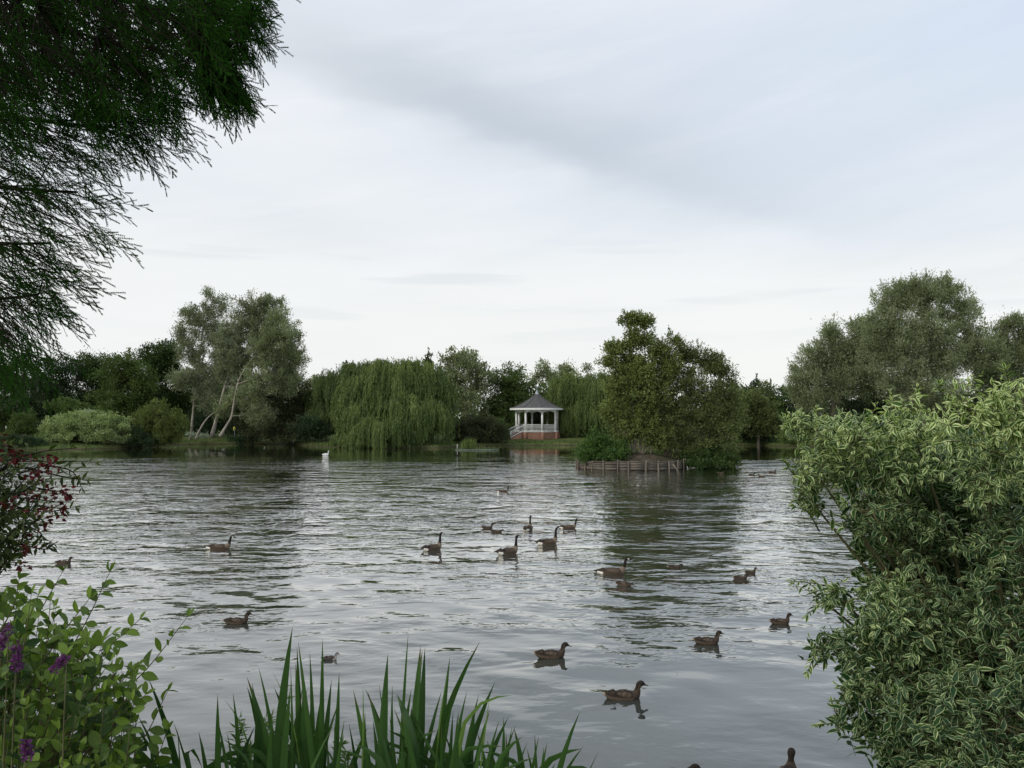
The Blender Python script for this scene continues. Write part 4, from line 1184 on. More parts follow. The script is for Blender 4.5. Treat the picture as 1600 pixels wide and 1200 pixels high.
protos = {}
GN = {'goose': 'geese swimming on the pond', 'goose_low': 'geese swimming on the pond', 'swan': None}
CN = {'goose': 'goose', 'goose_low': 'goose', 'swan': 'swan', 'duckling': 'duckling'}
SC = {'goose': 1.0, 'goose_low': 1.0, 'duck': .93, 'duck_rest': .93, 'duck_low': .93, 'duckling': .45, 'duck_far': .9, 'swan': 1.15}
for kind, px, py, hd, sc, lab in BIRDS:
    b = G(px, py); S_ = SC[kind] * sc * (.94 if kind != 'swan' else 1)
    if kind not in protos:
        o = make_bird(kind); protos[kind] = o; o.location = (b[0], b[1], -.012 if 'goose' in kind else .0); o.rotation_euler = (0, 0, math.radians(hd)); o.scale = (S_,) * 3; o["label"] = lab
    else:
        o = dup(protos[kind], (b[0], b[1], -.012 if 'goose' in kind else .0), math.radians(hd), lab, None, S_)
    o["category"] = CN.get(kind, 'duck')
    gr_ = GN.get(kind, 'ducks swimming on the pond')
    if gr_ and kind != 'duckling': o["group"] = gr_

# ------------------------------------------------------------------ foreground: variegated bush on the right
def polymask(pts, x, y):
    inside = np.zeros(x.shape, bool); n = len(pts)
    for i in range(n):
        ax, ay = pts[i]; bx, by = pts[(i + 1) % n]
        inside ^= ((ay > y) != (by > y)) & (x < (bx - ax) * (y - ay) / (by - ay + 1e-9) + ax)
    return inside


def dogwood():
    r = np.random.default_rng(201)
    base = np.array([3.3, 5.4, float(gz(np.array([3.3]), np.array([5.4]))[0])])
    root = empty('variegated_dogwood', base, "large cream-edged variegated bush overhanging the water at the right", 'shrub')
    g, tg = Geo(), Geo()
    # lobes: px, py, depth, radius px, density, tone (young pale leaves at the top, older green ones below)
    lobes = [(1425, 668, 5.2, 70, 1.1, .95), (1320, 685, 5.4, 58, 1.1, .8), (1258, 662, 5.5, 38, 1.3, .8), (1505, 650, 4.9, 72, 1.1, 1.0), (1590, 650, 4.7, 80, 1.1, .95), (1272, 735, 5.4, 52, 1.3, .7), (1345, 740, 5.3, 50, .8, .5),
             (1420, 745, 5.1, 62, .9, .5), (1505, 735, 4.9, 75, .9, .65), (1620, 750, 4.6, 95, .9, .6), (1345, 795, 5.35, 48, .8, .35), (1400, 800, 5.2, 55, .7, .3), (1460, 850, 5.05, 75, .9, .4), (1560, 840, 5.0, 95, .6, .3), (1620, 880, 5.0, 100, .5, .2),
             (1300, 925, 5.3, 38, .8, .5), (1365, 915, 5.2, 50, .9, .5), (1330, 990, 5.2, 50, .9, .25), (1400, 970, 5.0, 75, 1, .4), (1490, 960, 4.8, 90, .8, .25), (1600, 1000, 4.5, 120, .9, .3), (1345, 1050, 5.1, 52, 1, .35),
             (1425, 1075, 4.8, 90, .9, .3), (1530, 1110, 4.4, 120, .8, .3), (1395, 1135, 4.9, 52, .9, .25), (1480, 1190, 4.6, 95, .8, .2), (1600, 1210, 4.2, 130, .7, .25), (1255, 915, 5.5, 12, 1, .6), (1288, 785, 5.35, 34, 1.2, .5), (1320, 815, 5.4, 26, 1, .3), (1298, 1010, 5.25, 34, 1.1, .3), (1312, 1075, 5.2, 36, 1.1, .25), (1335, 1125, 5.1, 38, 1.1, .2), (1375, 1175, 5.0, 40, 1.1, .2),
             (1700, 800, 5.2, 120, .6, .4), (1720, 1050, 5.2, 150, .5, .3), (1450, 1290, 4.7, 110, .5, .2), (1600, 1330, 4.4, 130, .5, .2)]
    # fill foliage deep inside, shade of the recesses put into its dark leaf tone
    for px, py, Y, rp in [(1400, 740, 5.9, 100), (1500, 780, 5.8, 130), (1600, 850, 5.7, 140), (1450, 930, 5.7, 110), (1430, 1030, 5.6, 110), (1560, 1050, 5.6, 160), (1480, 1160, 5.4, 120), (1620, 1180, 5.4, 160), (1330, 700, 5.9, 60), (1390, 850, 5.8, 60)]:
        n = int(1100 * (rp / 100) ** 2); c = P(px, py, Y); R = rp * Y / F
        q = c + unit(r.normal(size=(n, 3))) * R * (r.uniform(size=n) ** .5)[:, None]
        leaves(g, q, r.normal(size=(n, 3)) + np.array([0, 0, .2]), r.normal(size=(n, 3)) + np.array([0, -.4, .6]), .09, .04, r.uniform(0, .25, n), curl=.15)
    for px, py, Y, rp, den, tone in lobes:
        c = P(px, py, Y); R = rp * .94 * Y / F; c = c + np.array([0, r.uniform(-.3, .3), 0])
        mid = base * .45 + c * .55 + np.array([.1, .1, .15])
        tube(tg, [base + r.normal(size=3) * .08, mid, c], [.022, .014, .006], 6, sub=4)
        ns = int(100 * (R / .33) ** 2 * den * r.uniform(.75, 1.2))
        d = unit(r.normal(size=(ns, 3)) + np.array([-.12, -.45, .15]))
        rad = r.uniform(.25, 1.0, ns) ** .4
        tip = c + d * np.array([1.1, 1, .9]) * R * rad[:, None] * r.uniform(.78, 1.18, ns)[:, None]
        sdir = unit(d * .6 + np.array([-.18, -.1, .30]) + r.normal(size=(ns, 3)) * .42)
        ln = r.uniform(.08, .20, ns); st = tip - sdir * ln[:, None]
        sticks(tg, st, tip, .0022, .0012, 3)
        k2 = r.uniform(size=ns) < .22
        sticks(tg, np.repeat(c[None], k2.sum(), 0), st[k2], .004, .0022, 3)
        big = r.uniform(.72, 1.12, ns) * (.78 if tone > .5 else .95)
        for q in range(5):
            f = 1 - q * .23
            pr = st + sdir * (ln * f)[:, None]
            ax = unit(np.cross(sdir, r.normal(size=(ns, 3)) if q == 0 else axp)); axp = ax
            for sg in (-1, 1):
                open_ = .45 + .32 * q * .6
                dd = unit(sdir * (1.0 - .22 * q) + ax * sg * open_ * 1.3 + r.normal(size=(ns, 3)) * .24 - np.array([0, 0, .10 * q]))
                nn = unit(sdir * .7 + np.array([0, -.1, .8]) - dd * .2 + r.normal(size=(ns, 3)) * .45)
                sc = (.036 if q == 0 else .060 if q == 1 else .082) * r.uniform(.65, 1.25, ns) * big
                k = r.uniform(size=ns) < (.95 if q < 3 else .7)
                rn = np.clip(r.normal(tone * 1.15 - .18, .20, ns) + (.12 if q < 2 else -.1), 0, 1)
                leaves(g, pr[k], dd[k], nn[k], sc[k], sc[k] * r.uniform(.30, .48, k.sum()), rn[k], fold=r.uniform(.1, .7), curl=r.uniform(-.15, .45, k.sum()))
    # long wandering shoots out over the water
    for (a, b_, c_, Y) in [((1330, 925), (1275, 912), (1236, 908), 5.4), ((1330, 950), (1290, 940), (1262, 960), 5.3), ((1340, 1120), (1300, 1130), (1276, 1132), 5.2), ((1380, 1150), (1320, 1135), (1300, 1100), 5.1),
                           ((1250, 690), (1235, 675), (1222, 655), 5.5), ((1560, 640), (1575, 600), (1570, 575), 4.8), ((1500, 640), (1470, 612), (1467, 600), 4.9), ((1300, 1000), (1275, 1020), (1262, 1050), 5.3),
                           ((1280, 830), (1262, 800), (1240, 790), 5.4), ((1270, 760), (1240, 740), (1226, 722), 5.4), ((1590, 720), (1500, 690), (1450, 700), 4.5)]:
        pts = np.array([P(*a, Y + .15), P(*b_, Y), P(*c_, Y - .05)])
        tube(tg, pts, [.006, .004, .002], 5, sub=5); pp = spline(pts, np.ones(3), 6)[0]
        for i in range(1, len(pp)):
            t = unit(pp[i] - pp[i - 1])
            for sg in (-1, 1):
                ax = unit(np.cross(t, np.array([0, 0, 1.]) + r.normal(size=3) * .4)) * sg
                leaves(g, pp[i:i + 1], (t * .7 + ax * .7 + r.normal(size=3) * .15)[None], (np.array([0, 0, 1.]) + r.normal(size=3) * .4)[None], .052 * r.uniform(.7, 1.2), .022, r.uniform(), curl=.2)
        leaves(g, pp[-1:], t[None], np.array([[0, 0, 1.]]), .05, .02, .7)
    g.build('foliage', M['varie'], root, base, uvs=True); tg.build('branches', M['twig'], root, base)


dogwood()


# ------------------------------------------------------------------ foreground: hanging conifer upper left
def conifer():
    r = np.random.default_rng(301)
    base = np.array([-4.6, 4.2, float(gz(np.array([-4.6]), np.array([4.2]))[0])])
    root = empty('swamp_cypress', base, "dark feathery conifer hanging into the upper left of the view", 'tree')
    g, tg = Geo(), Geo()
    tr = np.array([base, base + [.05, .1, 2.2], base + [.1, .15, 4.5], base + [.12, .2, 7.5]])
    tube(tg, tr, [.20, .16, .12, .05], 10, wob=.05)
    # main limbs to pixel targets (all outside or at the dark left), sprays hang off them
    limbs = []
    for (px, py, Y, z0) in [(300, 20, 3.9, 4.3), (250, 110, 4.0, 4.0), (150, 60, 3.6, 4.4), (160, 200, 4.1, 3.4), (120, 300, 4.0, 2.9), (80, 380, 4.1, 2.5), (60, 460, 4.0, 2.0), (350, 60, 4.2, 4.9), (60, 10, 3.4, 4.6), (200, -60, 3.8, 5.0), (10, 520, 4.0, 1.6), (380, 20, 4.2, 5.2)]:
        a = base + np.array([.1, .1, z0]); b = P(px, py, Y); m_ = (a + b) / 2 + np.array([0, 0, .22])
        pts = np.array([a, m_, b]); tube(tg, pts, [.035, .018, .006], 6, sub=6)
        limbs.append(spline(pts, np.ones(3), 10)[0])
    limbs = np.concatenate(limbs)
    # sprays: (polygon, number, direction angle below horizontal in degrees, spread, length, depth range)
    regions = [
        ([(-60, -60), (330, -60), (330, 60), (300, 130), (210, 160), (-60, 170)], 900, 58, 30, .20, (3.3, 4.6)),
        ([(300, -50), (400, -50), (405, 10), (398, 60), (340, 110), (300, 110)], 250, 55, 50, .15, (4.0, 4.5)),
        ([(300, 70), (350, 90), (388, 130), (370, 150), (330, 130), (305, 110)], 110, 68, 20, .16, (4.0, 4.4)),
        ([(130, 140), (230, 140), (250, 175), (215, 215), (150, 210)], 70, 30, 14, .27, (3.9, 4.4)),
        ([(-60, 170), (120, 160), (170, 210), (150, 260), (60, 290), (-60, 300)], 115, 34, 18, .25, (3.6, 4.6)),
        ([(-60, 290), (110, 270), (150, 320), (140, 370), (90, 400), (-60, 420)], 90, 26, 16, .26, (3.6, 4.6)),
        ([(-60, 410), (60, 390), (105, 420), (70, 460), (-60, 480)], 58, 30, 16, .24, (3.7, 4.5)),
        ([(-60, 480), (40, 460), (70, 480), (30, 520), (-60, 530)], 50, 45, 20, .22, (3.7, 4.5)),
        ([(-60, 510), (50, 510), (40, 570), (-60, 580)], 26, 60, 25, .2, (3.2, 3.8)),
    ]
    for poly_, n, ang, spr, LN, (ya, yb) in regions:
        q = np.array(poly_, float); lo, hi = q.min(0), q.max(0)
        cnt = 0
        while cnt < n:
            x = r.uniform(lo[0], hi[0]); y = r.uniform(lo[1], hi[1])
            if not polymask(poly_, np.array([x]), np.array([y]))[0]: continue
            cnt += 1
            Y = r.uniform(ya, yb); s0 = P(x, y, Y)
            an = math.radians(ang + r.normal() * spr)
            d = unit(np.array([math.cos(an), r.normal() * .35, -math.sin(an)]))
            ln = LN * r.uniform(.6, 1.35)
            # connect the spray to the nearest limb
            nb = limbs[np.argmin(np.linalg.norm(limbs - s0 + d * .2, axis=1))]
            if np.linalg.norm(nb - s0) < .32: sticks(tg, [nb], [s0], .0035, .0022, 4)
            else: sticks(tg, [s0 - d * .15 + np.array([-.15, 0, .05])], [s0], .003, .002, 4)
            # rachis curving down, with branchlets either side
            m = 7; t = np.linspace(0, 1, m + 1)[:, None]
            ax = s0 + d * ln * t + np.array([0, 0, -1.]) * (.10 * ln) * t ** 2
            sticks(tg, ax[:-1], ax[1:], .0020, .0014, 3)
            side = unit(np.cross(d, np.array([0, 1, .2]) + r.normal(size=3) * .4))
            # branchlets
            K = 9; tt = np.linspace(.12, 1, K); sg = np.where(np.arange(K) % 2, 1, -1)
            bs = s0 + d * ln * tt[:, None] + np.array([0, 0, -1.]) * (.10 * ln) * tt[:, None] ** 2
            bd = unit(d * .95 + side * sg[:, None] * .34 + np.array([0, 0, -.12]) + r.normal(size=(K, 3)) * .14)
            bl = .075 * (1.15 - .5 * tt) * r.uniform(.7, 1.3, K)
            # needles: two ranked short diamonds making up each branchlet
            q_ = 9; nt_ = np.linspace(.1, 1, q_)
            nb_ = bs[:, None] + bd[:, None] * (bl[:, None] * nt_)[..., None]
            for s2 in (-1, 1):
                nd = unit(bd[:, None] * .85 + s2 * side * .42 + r.normal(size=(K, q_, 3)) * .12)
                diamonds(g, nb_.reshape(-1, 3), nd.reshape(-1, 3), np.broadcast_to(np.cross(d, side), (K * q_, 3)) + r.normal(size=(K * q_, 3)) * .3,
                         .0105, .0036, np.clip(r.normal(.5, .25, K * q_), 0, 1))
            sticks(g, bs, bs + bd * bl[:, None], .0010, .0007, 3, rnd=.3)
    g.build('needles', M['cypress'], root, base); tg.build('trunk', M['darktwig'], root, base, smooth=True)


conifer()

ROUND = ((0, .08), (.12, .45), (.35, .92), (.58, 1.0), (.82, .62), (1, .03))


def shoot(g, tg, pts, r, L=.06, W=.045, n=9, rad=.003, st=ROUND, stop=0.0, tone=.5):
    pts = np.array(pts); tube(tg, pts, np.linspace(rad, rad * .35, len(pts)), 5, sub=6)
    pp = spline(pts, np.ones(len(pts)), 16)[0]
    ids = np.linspace(len(pp) * stop + 2, len(pp) - 1, n).astype(int)
    for i, a in enumerate(ids):
        t = unit(pp[a] - pp[a - 2]); sg = 1 if i % 2 else -1
        ax = unit(np.cross(t, np.array([0, -1., .5]) + r.normal(size=3) * .5)) * sg
        s = (1.1 - .45 * i / n) * r.uniform(.75, 1.2)
        leaves(g, pp[a:a + 1], (t * .55 + ax * .8 + r.normal(size=3) * .2)[None], unit(np.array([0, -.45, .75]) + r.normal(size=3) * .55)[None],
               L * s, W * s, np.clip(tone + r.normal() * .25 + (.3 if i > n * .6 else 0), 0, 1), st=st, fold=r.uniform(.1, .6), curl=r.uniform(-.2, .5))
    leaves(g, pp[-1:], (t + r.normal(size=3) * .1)[None], np.array([[0, -.5, .7]]), L * .6, W * .45, .9, st=st)


def left_bush():
    r = np.random.default_rng(401)
    base = np.array([-1.9, 2.9, float(gz(np.array([-1.9]), np.array([2.9]))[0])])
    root = empty('alder_bush', base, "leafy green bush with round leaves in the lower left corner", 'shrub')
    g, tg = Geo(), Geo()
    hand = [((60, 1100), (130, 980), (172, 893), 2.7, 11), ((100, 1150), (215, 1060), (293, 964), 2.75, 11), ((70, 1120), (150, 1030), (218, 968), 2.65, 10), ((10, 1050), (60, 960), (98, 893), 2.9, 7),
            ((-20, 1020), (20, 950), (30, 905), 2.6, 8), ((60, 1160), (150, 1100), (215, 1040), 2.6, 10), ((120, 1200), (190, 1120), (228, 1085), 2.55, 9), ((40, 1080), (90, 1000), (140, 935), 2.5, 9),
            ((150, 1230), (220, 1160), (262, 1080), 2.8, 8), ((-20, 1080), (30, 1000), (60, 930), 2.45, 9), ((180, 1240), (240, 1190), (262, 1140), 2.75, 7), ((20, 1100), (110, 1040), (175, 990), 2.5, 10)]
    for a, b, c, Y, n in hand:
        shoot(g, tg, [P(*a, Y), P(*b, Y), P(*c, Y)], r, .058, .034, n + 2, stop=.15, tone=.65)
    for k in range(270):
        x = r.uniform(-90, 215); top = 925 + max(0, x - 60) * .75 + r.uniform(0, 250)
        Y = r.uniform(2.3, 3.2)
        dx = r.normal() * 25 + 22; ln = r.uniform(80, 150)
        shoot(g, tg, [P(x - dx, top + ln, Y + .05), P(x - dx * .4, top + ln * .5, Y), P(x, top, Y - .03)], r, .052, .029, 9, .0022, tone=.1 + .5 * (r.uniform() > .55))
    for k in range(30):
        x = r.uniform(-60, 250); Y = r.uniform(2.4, 3); sticks(tg, [base + r.normal(size=3) * .06], [P(x * .8, r.uniform(1050, 1190), Y)], .007, .003, 5)
    g.build('foliage', M['alder'], root, base, uvs=True); tg.build('stems', M['twig'], root, base)


left_bush()


def red_shrub():
    r = np.random.default_rng(501)
    base = np.array([-2.9, 2.9, float(gz(np.array([-2.9]), np.array([2.9]))[0])])
    root = empty('red_tipped_shrub', base, "dark shrub with crimson leaf tufts at the left edge above the leafy bush", 'shrub')
    g, rg, tg = Geo(), Geo(), Geo()
    st = ((0, .1), (.2, .7), (.45, 1), (.7, .6), (1, .05))
    for k in range(330):
        x = r.uniform(-90, 85); y = r.uniform(690, 880)
        if x > 95 - abs(y - 770) * .55: continue
        if x > 45 and r.uniform() < .5: continue
        Y = r.uniform(2.4, 2.9)
        a = P(x - r.uniform(40, 80), y + r.uniform(10, 60), Y + .05); b = P(x, y, Y)
        shoot(g, tg, [a, (a + b) / 2 + [0, 0, .01], b], r, .030, .014, 10, .0018, st=st, tone=.4)
    for (a, b, c) in [((30, 740), (90, 722), (150, 722)), ((40, 730), (100, 745), (135, 750)), ((20, 790), (70, 800), (118, 792)), ((30, 850), (70, 858), (84, 850)), ((10, 720), (70, 705), (120, 700)), ((60, 726), (110, 735), (128, 762)), ((30, 820), (60, 830), (70, 848))]:
        shoot(g, tg, [P(*a, 2.6), P(*b, 2.6), P(*c, 2.6)], r, .036, .013, 12, .003, st=st)
    for (x, y, s) in [(10, 705, 14), (62, 735, 12), (75, 722, 8), (92, 785, 12), (70, 800, 10), (78, 765, 8), (50, 775, 9), (104, 770, 7), (40, 840, 7), (66, 822, 7), (45, 860, 6), (35, 885, 6), (28, 712, 9), (98, 795, 6), (55, 745, 9), (12, 790, 7)]:
        n = int(s * 2.1); c = P(x, y, 2.5)
        leaves(rg, c + r.normal(size=(n, 3)) * s * .8 * 2.5 / F, r.normal(size=(n, 3)) + np.array([.3, 0, -.3]), r.normal(size=(n, 3)) + np.array([0, -.6, .4]), .019, .010, r.uniform(size=n), st=st)
        sticks(tg, [c - np.array([.1, -.02, -.01])], [c], .002, .0012, 4)
    tube(tg, [base, base + [.3, -.1, .7], P(-60, 790, 2.6), P(20, 720, 2.6)], [.02, .015, .01, .004], 7)
    tube(tg, [base, base + [.2, -.1, .5], P(-80, 860, 2.6), P(20, 800, 2.6)], [.015, .012, .009, .004], 7)
    g.build('foliage', M['shrubleaf'], root, base, uvs=True); rg.build('red_leaves', M['redleaf'], root, base, uvs=True); tg.build('stems', M['darktwig'], root, base)


red_shrub()


def flower_spike(px, py, h, Y, label):
    r = np.random.default_rng(int(px * 7 + py)); top = P(px, py, Y); s = Y / F
    base = np.array([top[0] - .05, top[1] + .02, float(gz(np.array([top[0]]), np.array([top[1]]))[0])])
    root = empty('loosestrife', base, label, 'flower', 'purple loosestrife in the lower left')
    tg, g = Geo(), Geo(); tube(tg, [base, (base + top) / 2 + [.01, 0, 0], top], [.004, .003, .0015], 5)
    n = 130; t = r.uniform(0, 1, n); c = top + np.stack([-t * .012 * (px % 5 - 1), np.zeros(n), -t * h * s], 1) + r.normal(size=(n, 3)) * .003
    d = unit(r.normal(size=(n, 3)) * np.array([1, 1, .4]) + np.array([0, 0, .3])); w = .004 + .016 * t * (1 - .3 * t)
    leaves(g, c + d * w[:, None] * .4, d, r.normal(size=(n, 3)), .011, .007, r.uniform(size=n))
    tg.build('stem', M['twig'], root, base); g.build('flowers', M['purple'], root, base, uvs=True)


flower_spike(14, 978, 50, 2.3, "purple flower spike at the very left, taller of the upper pair")
flower_spike(26, 1010, 36, 2.28, "purple flower spike just right of and below the tallest one")
flower_spike(104, 1026, 22, 2.28, "small purple flower tip among round leaves, apart to the right")
flower_spike(40, 1158, 26, 2.2, "small purple flower tip lowest in the leafy corner")


# ------------------------------------------------------------------ foreground: sword-leaved iris clumps
def blade(g, b, tip, W, r, bend=.0, fold_tip=None):
    n = 11; t = np.linspace(0, 1, n)[:, None]
    mid = (b + tip) / 2 + np.array([bend + (b[0] - tip[0]) * .38 + r.normal() * .02, r.normal() * .02, .05])
    c = b * (1 - t) ** 2 + 2 * mid * t * (1 - t) + tip * t ** 2
    if fold_tip is not None:
        c = np.vstack([c[:8], c[7] + (fold_tip - c[7]) * np.array([[.35], [.7], [1.]]) + np.array([[0, 0, .03], [0, 0, .02], [0, 0, 0]])])
    tt = unit(np.gradient(c, axis=0)); vd = np.array([r.normal() * .35, -1, .1])
    S = unit(np.cross(tt, vd)); N_ = np.cross(S, tt)
    w = W * np.array([.5, .6, .7, .8, .9, .98, 1, .92, .72, .42, .02])[:, None] / 2
    V = np.stack([c + S * w, c + N_ * w * .22, c - S * w], 1).reshape(-1, 3)
    Q = []
    for i in range(n - 1): a = i * 3; Q += [[a, a + 1, a + 4, a + 3], [a + 1, a + 2, a + 5, a + 4]]
    uv = np.zeros((n, 3, 2)); uv[..., 0] = np.array([-1, 0, 1])[None]; uv[..., 1] = t
    g.add(V, Q, rnd=np.clip(r.normal(.5, .25), 0, 1), uv=uv.reshape(-1, 2))


def clump(label, blades, seed, extra=10, xr=None, Y=2.9, top=1065):
    r = np.random.default_rng(seed)
    bx = np.mean([b[0] for b in blades]); p = P(bx, 1230, Y)
    base = np.array([p[0], p[1], float(gz(np.array([p[0]]), np.array([p[1]]))[0])]); g = Geo()
    for (x0, x1, y1, w, *rest) in blades:
        Yb = Y + r.uniform(-.12, .12); b = P(x0, 1320, Yb); b[2] = base[2] - .02
        tip = P(x1, y1, Yb + r.normal() * .05)
        ft = P(*rest[1], Yb) if len(rest) > 1 else None
        blade(g, b, tip, w * .76 * Y / F, r, (rest[0] if rest else 0) * .01, ft)
    lo, hi = xr or (min(b[0] for b in blades), max(b[0] for b in blades))
    for k in range(extra):
        x0 = r.uniform(lo, hi); Yb = Y + r.uniform(-.2, .2); b = P(x0, 1320, Yb); b[2] = base[2] - .02
        x1, y1 = x0 + r.normal() * 60 + 4, r.uniform(top, 1205)
        ft = P(x1 + np.sign(x1 - x0) * r.uniform(25, 50), y1 + r.uniform(20, 60), Yb) if r.uniform() < .15 else None
        blade(g, b, P(x1, y1, Yb), r.uniform(6, 14) * Y / F, r, r.normal() * .03, ft)
    for k in range(4):
        x0 = r.uniform(lo, hi); b = P(x0, 1320, Y); b[2] = base[2] - .02; sgn = 1 if r.uniform() < .5 else -1
        x1 = x0 + sgn * r.uniform(30, 60); y1 = r.uniform(1090, 1150)
        blade(g, b, P(x1, y1, Y), r.uniform(9, 14) * Y / F, r, 0, P(x1 + sgn * r.uniform(45, 80), y1 + r.uniform(30, 80), Y - .05))
    tag(g.build('iris_clump', M['iris'], None, base, smooth=True, uvs=True), label, 'plant', 'sword-leaved iris clumps on the near bank')


# (base x, tip x, tip y, width px, bend cm, [folded tip])
clump("leftmost sword-leaved clump, blades splayed left with one folded over", [
    (300, 232, 1060, 15), (330, 192, 1135, 14, -4), (335, 206, 1128, 12, -4), (310, 262, 1075, 13, 6, (316, 1200)), (345, 340, 1085, 14, -1), (365, 355, 1145, 10), (374, 364, 1082, 13), (290, 215, 1117, 12, -3),
    (330, 270, 1125, 12), (280, 235, 1145, 12, -4)], 601, 12, (260, 370), 2.8, 1130)
clump("tall sword-leaved clump with the highest blade, left of centre", [
    (432, 457, 980, 20, -1), (452, 386, 1058, 18, -3), (470, 464, 1010, 15), (486, 502, 1085, 14), (500, 462, 1035, 18), (496, 504, 998, 12, 1), (520, 466, 1002, 12, -2), (490, 484, 1018, 11), (440, 404, 1042, 12), (410, 402, 1100, 16),
    (478, 518, 1062, 15, 2), (515, 530, 1050, 12), (455, 454, 1040, 9)], 602, 30, (395, 530), 2.75)
clump("tall broad-bladed sword-leaved clump in the middle of the bottom edge", [
    (596, 606, 1022, 20, -1), (610, 552, 1078, 15, -2), (640, 657, 1010, 22), (632, 660, 1014, 20, 1), (650, 664, 1012, 18), (655, 750, 1002, 20, -6), (660, 703, 1026, 14), (618, 638, 988, 8), (625, 600, 1100, 15), (672, 712, 1072, 12),
    (645, 640, 1060, 24, 1, (620, 1085)), (680, 722, 1120, 14), (575, 545, 1130, 10)], 603, 30, (560, 690), 2.7)
clump("lower sword-leaved clump right of the tallest blades, tips leaning right", [
    (700, 748, 1085, 12), (710, 760, 1090, 11, 2), (722, 742, 1105, 11), (690, 708, 1110, 11), (740, 780, 1125, 10), (735, 716, 1110, 9), (755, 806, 1132, 9), (700, 690, 1130, 9)], 604, 22, (690, 775), 2.75, 1100)
clump("rightmost sword-leaved clump with one long separate blade pointing at the ducks", [
    (850, 906, 1112, 13, -3), (800, 842, 1150, 9), (815, 855, 1160, 12), (790, 824, 1160, 9), (775, 800, 1135, 9), (860, 935, 1174, 5, 3), (835, 850, 1165, 8)], 605, 16, (770, 855), 2.8, 1135)
# thin arching grass leaf
g = Geo(); r = np.random.default_rng(606); b = P(700, 1180, 2.6); b[2] -= .3
blade(g, b, P(745, 1062, 2.6), .014, r, 0, P(800, 1086, 2.6))
for x0, x1, y1 in ((470, 425, 1048), (560, 567, 1070), (390, 350, 1092), (680, 700, 1050), (740, 765, 1090)):
    q = P(x0, 1300, 2.7); blade(g, q, P(x1, y1, 2.7), .006, r, 1 * .01)
tag(g.build('grass_tuft', M['weed'], None, b), "thin pale grass blades arching between the sword-leaved clumps", 'plant')


def weed(px, top, Y, label, seed):
    r = np.random.default_rng(seed); g, tg = Geo(), Geo(); p = P(px, 1230, Y)
    base = np.array([p[0], p[1], float(gz(np.array([p[0]]), np.array([p[1]]))[0])]); root = empty('willowherb', base, label, 'plant', 'slender leafy weeds among the sword leaves')
    st = ((0, .2), (.3, 1), (.6, .7), (1, .03))
    for k in range(4):
        x = px + r.normal() * 16; t_ = top + r.uniform(0, 70)
        shoot(g, tg, [base + r.normal(size=3) * .02, P(x - 6, (t_ + 1230) / 2, Y), P(x, t_, Y)], r, .040, .009, 26, .002, st=st, stop=.3)
    g.build('foliage', M['weed'], root, base, uvs=True); tg.build('stems', M['twig'], root, base)


weed(440, 1062, 2.95, "slender pale weed behind the tall left-centre sword leaves", 701)
weed(395, 1120, 2.9, "short pale weed at the left of the tall sword leaves", 702)
weed(540, 1150, 2.9, "short leafy weed between the two tallest sword-leaved clumps", 703)


# ------------------------------------------------------------------ world, sun, camera
w = bpy.data.worlds.new("World"); bpy.context.scene.world = w; w.use_nodes = True
nt = w.node_tree; nt.nodes.clear(); N = nt.nodes; L = nt.links
SUN_EL, SUN_AZ = math.radians(32), math.radians(-125)   # behind the viewer, to the left
tc = N.new("ShaderNodeTexCoord").outputs["Generated"]
sx = N.new("ShaderNodeSeparateXYZ"); L.new(tc, sx.inputs[0])
hyp = mathn(nt, 'SQRT', mathn(nt, 'ADD', mathn(nt, 'MULTIPLY', sx.outputs[0], sx.outputs[0]), mathn(nt, 'MULTIPLY', sx.outputs[1], sx.outputs[1])))
e = mathn(nt, 'DIVIDE', sx.outputs[2], mathn(nt, 'MAXIMUM', hyp, .02))
az = mathn(nt, 'ARCTAN2', sx.outputs[0], sx.outputs[1])
cr_ = N.new("ShaderNodeValToRGB"); L.new(e, cr_.inputs[0])
el = cr_.color_ramp.elements
stops = [(0.0, (.78, .79, .75)), (.09, (.80, .81, .785)), (.17, (.81, .82, .81)), (.26, (.72, .755, .79)), (.38, (.69, .735, .80)), (.55, (.70, .75, .83)), (1.0, (.56, .62, .72))]
el[0].position, el[0].color = stops[0][0], (*stops[0][1], 1); el[1].position, el[1].color = stops[-1][0], (*stops[-1][1], 1)
for p_, c_ in stops[1:-1]:
    q = el.new(p_); q.color = (*c_, 1)
def vec(a, b, c=0.0):
    n = N.new("ShaderNodeCombineXYZ")
    for i, v in enumerate((a, b, c)):
        if isinstance(v, (int, float)): n.inputs[i].default_value = v
        else: L.new(v, n.inputs[i])
    return n.outputs[0]
# cloud sheets seen in perspective
ec = mathn(nt, 'MAXIMUM', mathn(nt, 'ADD', e, .06), .03)
u_ = mathn(nt, 'DIVIDE', az, ec); v_ = mathn(nt, 'DIVIDE', 1.0, ec)
sheet = noise(nt, vec(mathn(nt, 'MULTIPLY', u_, .35), mathn(nt, 'MULTIPLY', v_, .55), 1.7), 1.6, 5, .55)
soft = noise(nt, vec(mathn(nt, 'MULTIPLY', az, 1.1), mathn(nt, 'MULTIPLY', e, 3.2), 4.2), 1.7, 4, .5)
c = cr_.outputs[0]
f1 = mathn(nt, 'MULTIPLY_ADD', soft, 3.0, -1.15, True)
c = mixc(nt, mathn(nt, 'MULTIPLY', f1, .50), c, (.85, .86, .89))
f2 = mathn(nt, 'MULTIPLY_ADD', sheet, 4.0, -2.0, True)
c = mixc(nt, mathn(nt, 'MULTIPLY', f2, .30), c, (.56, .60, .66))
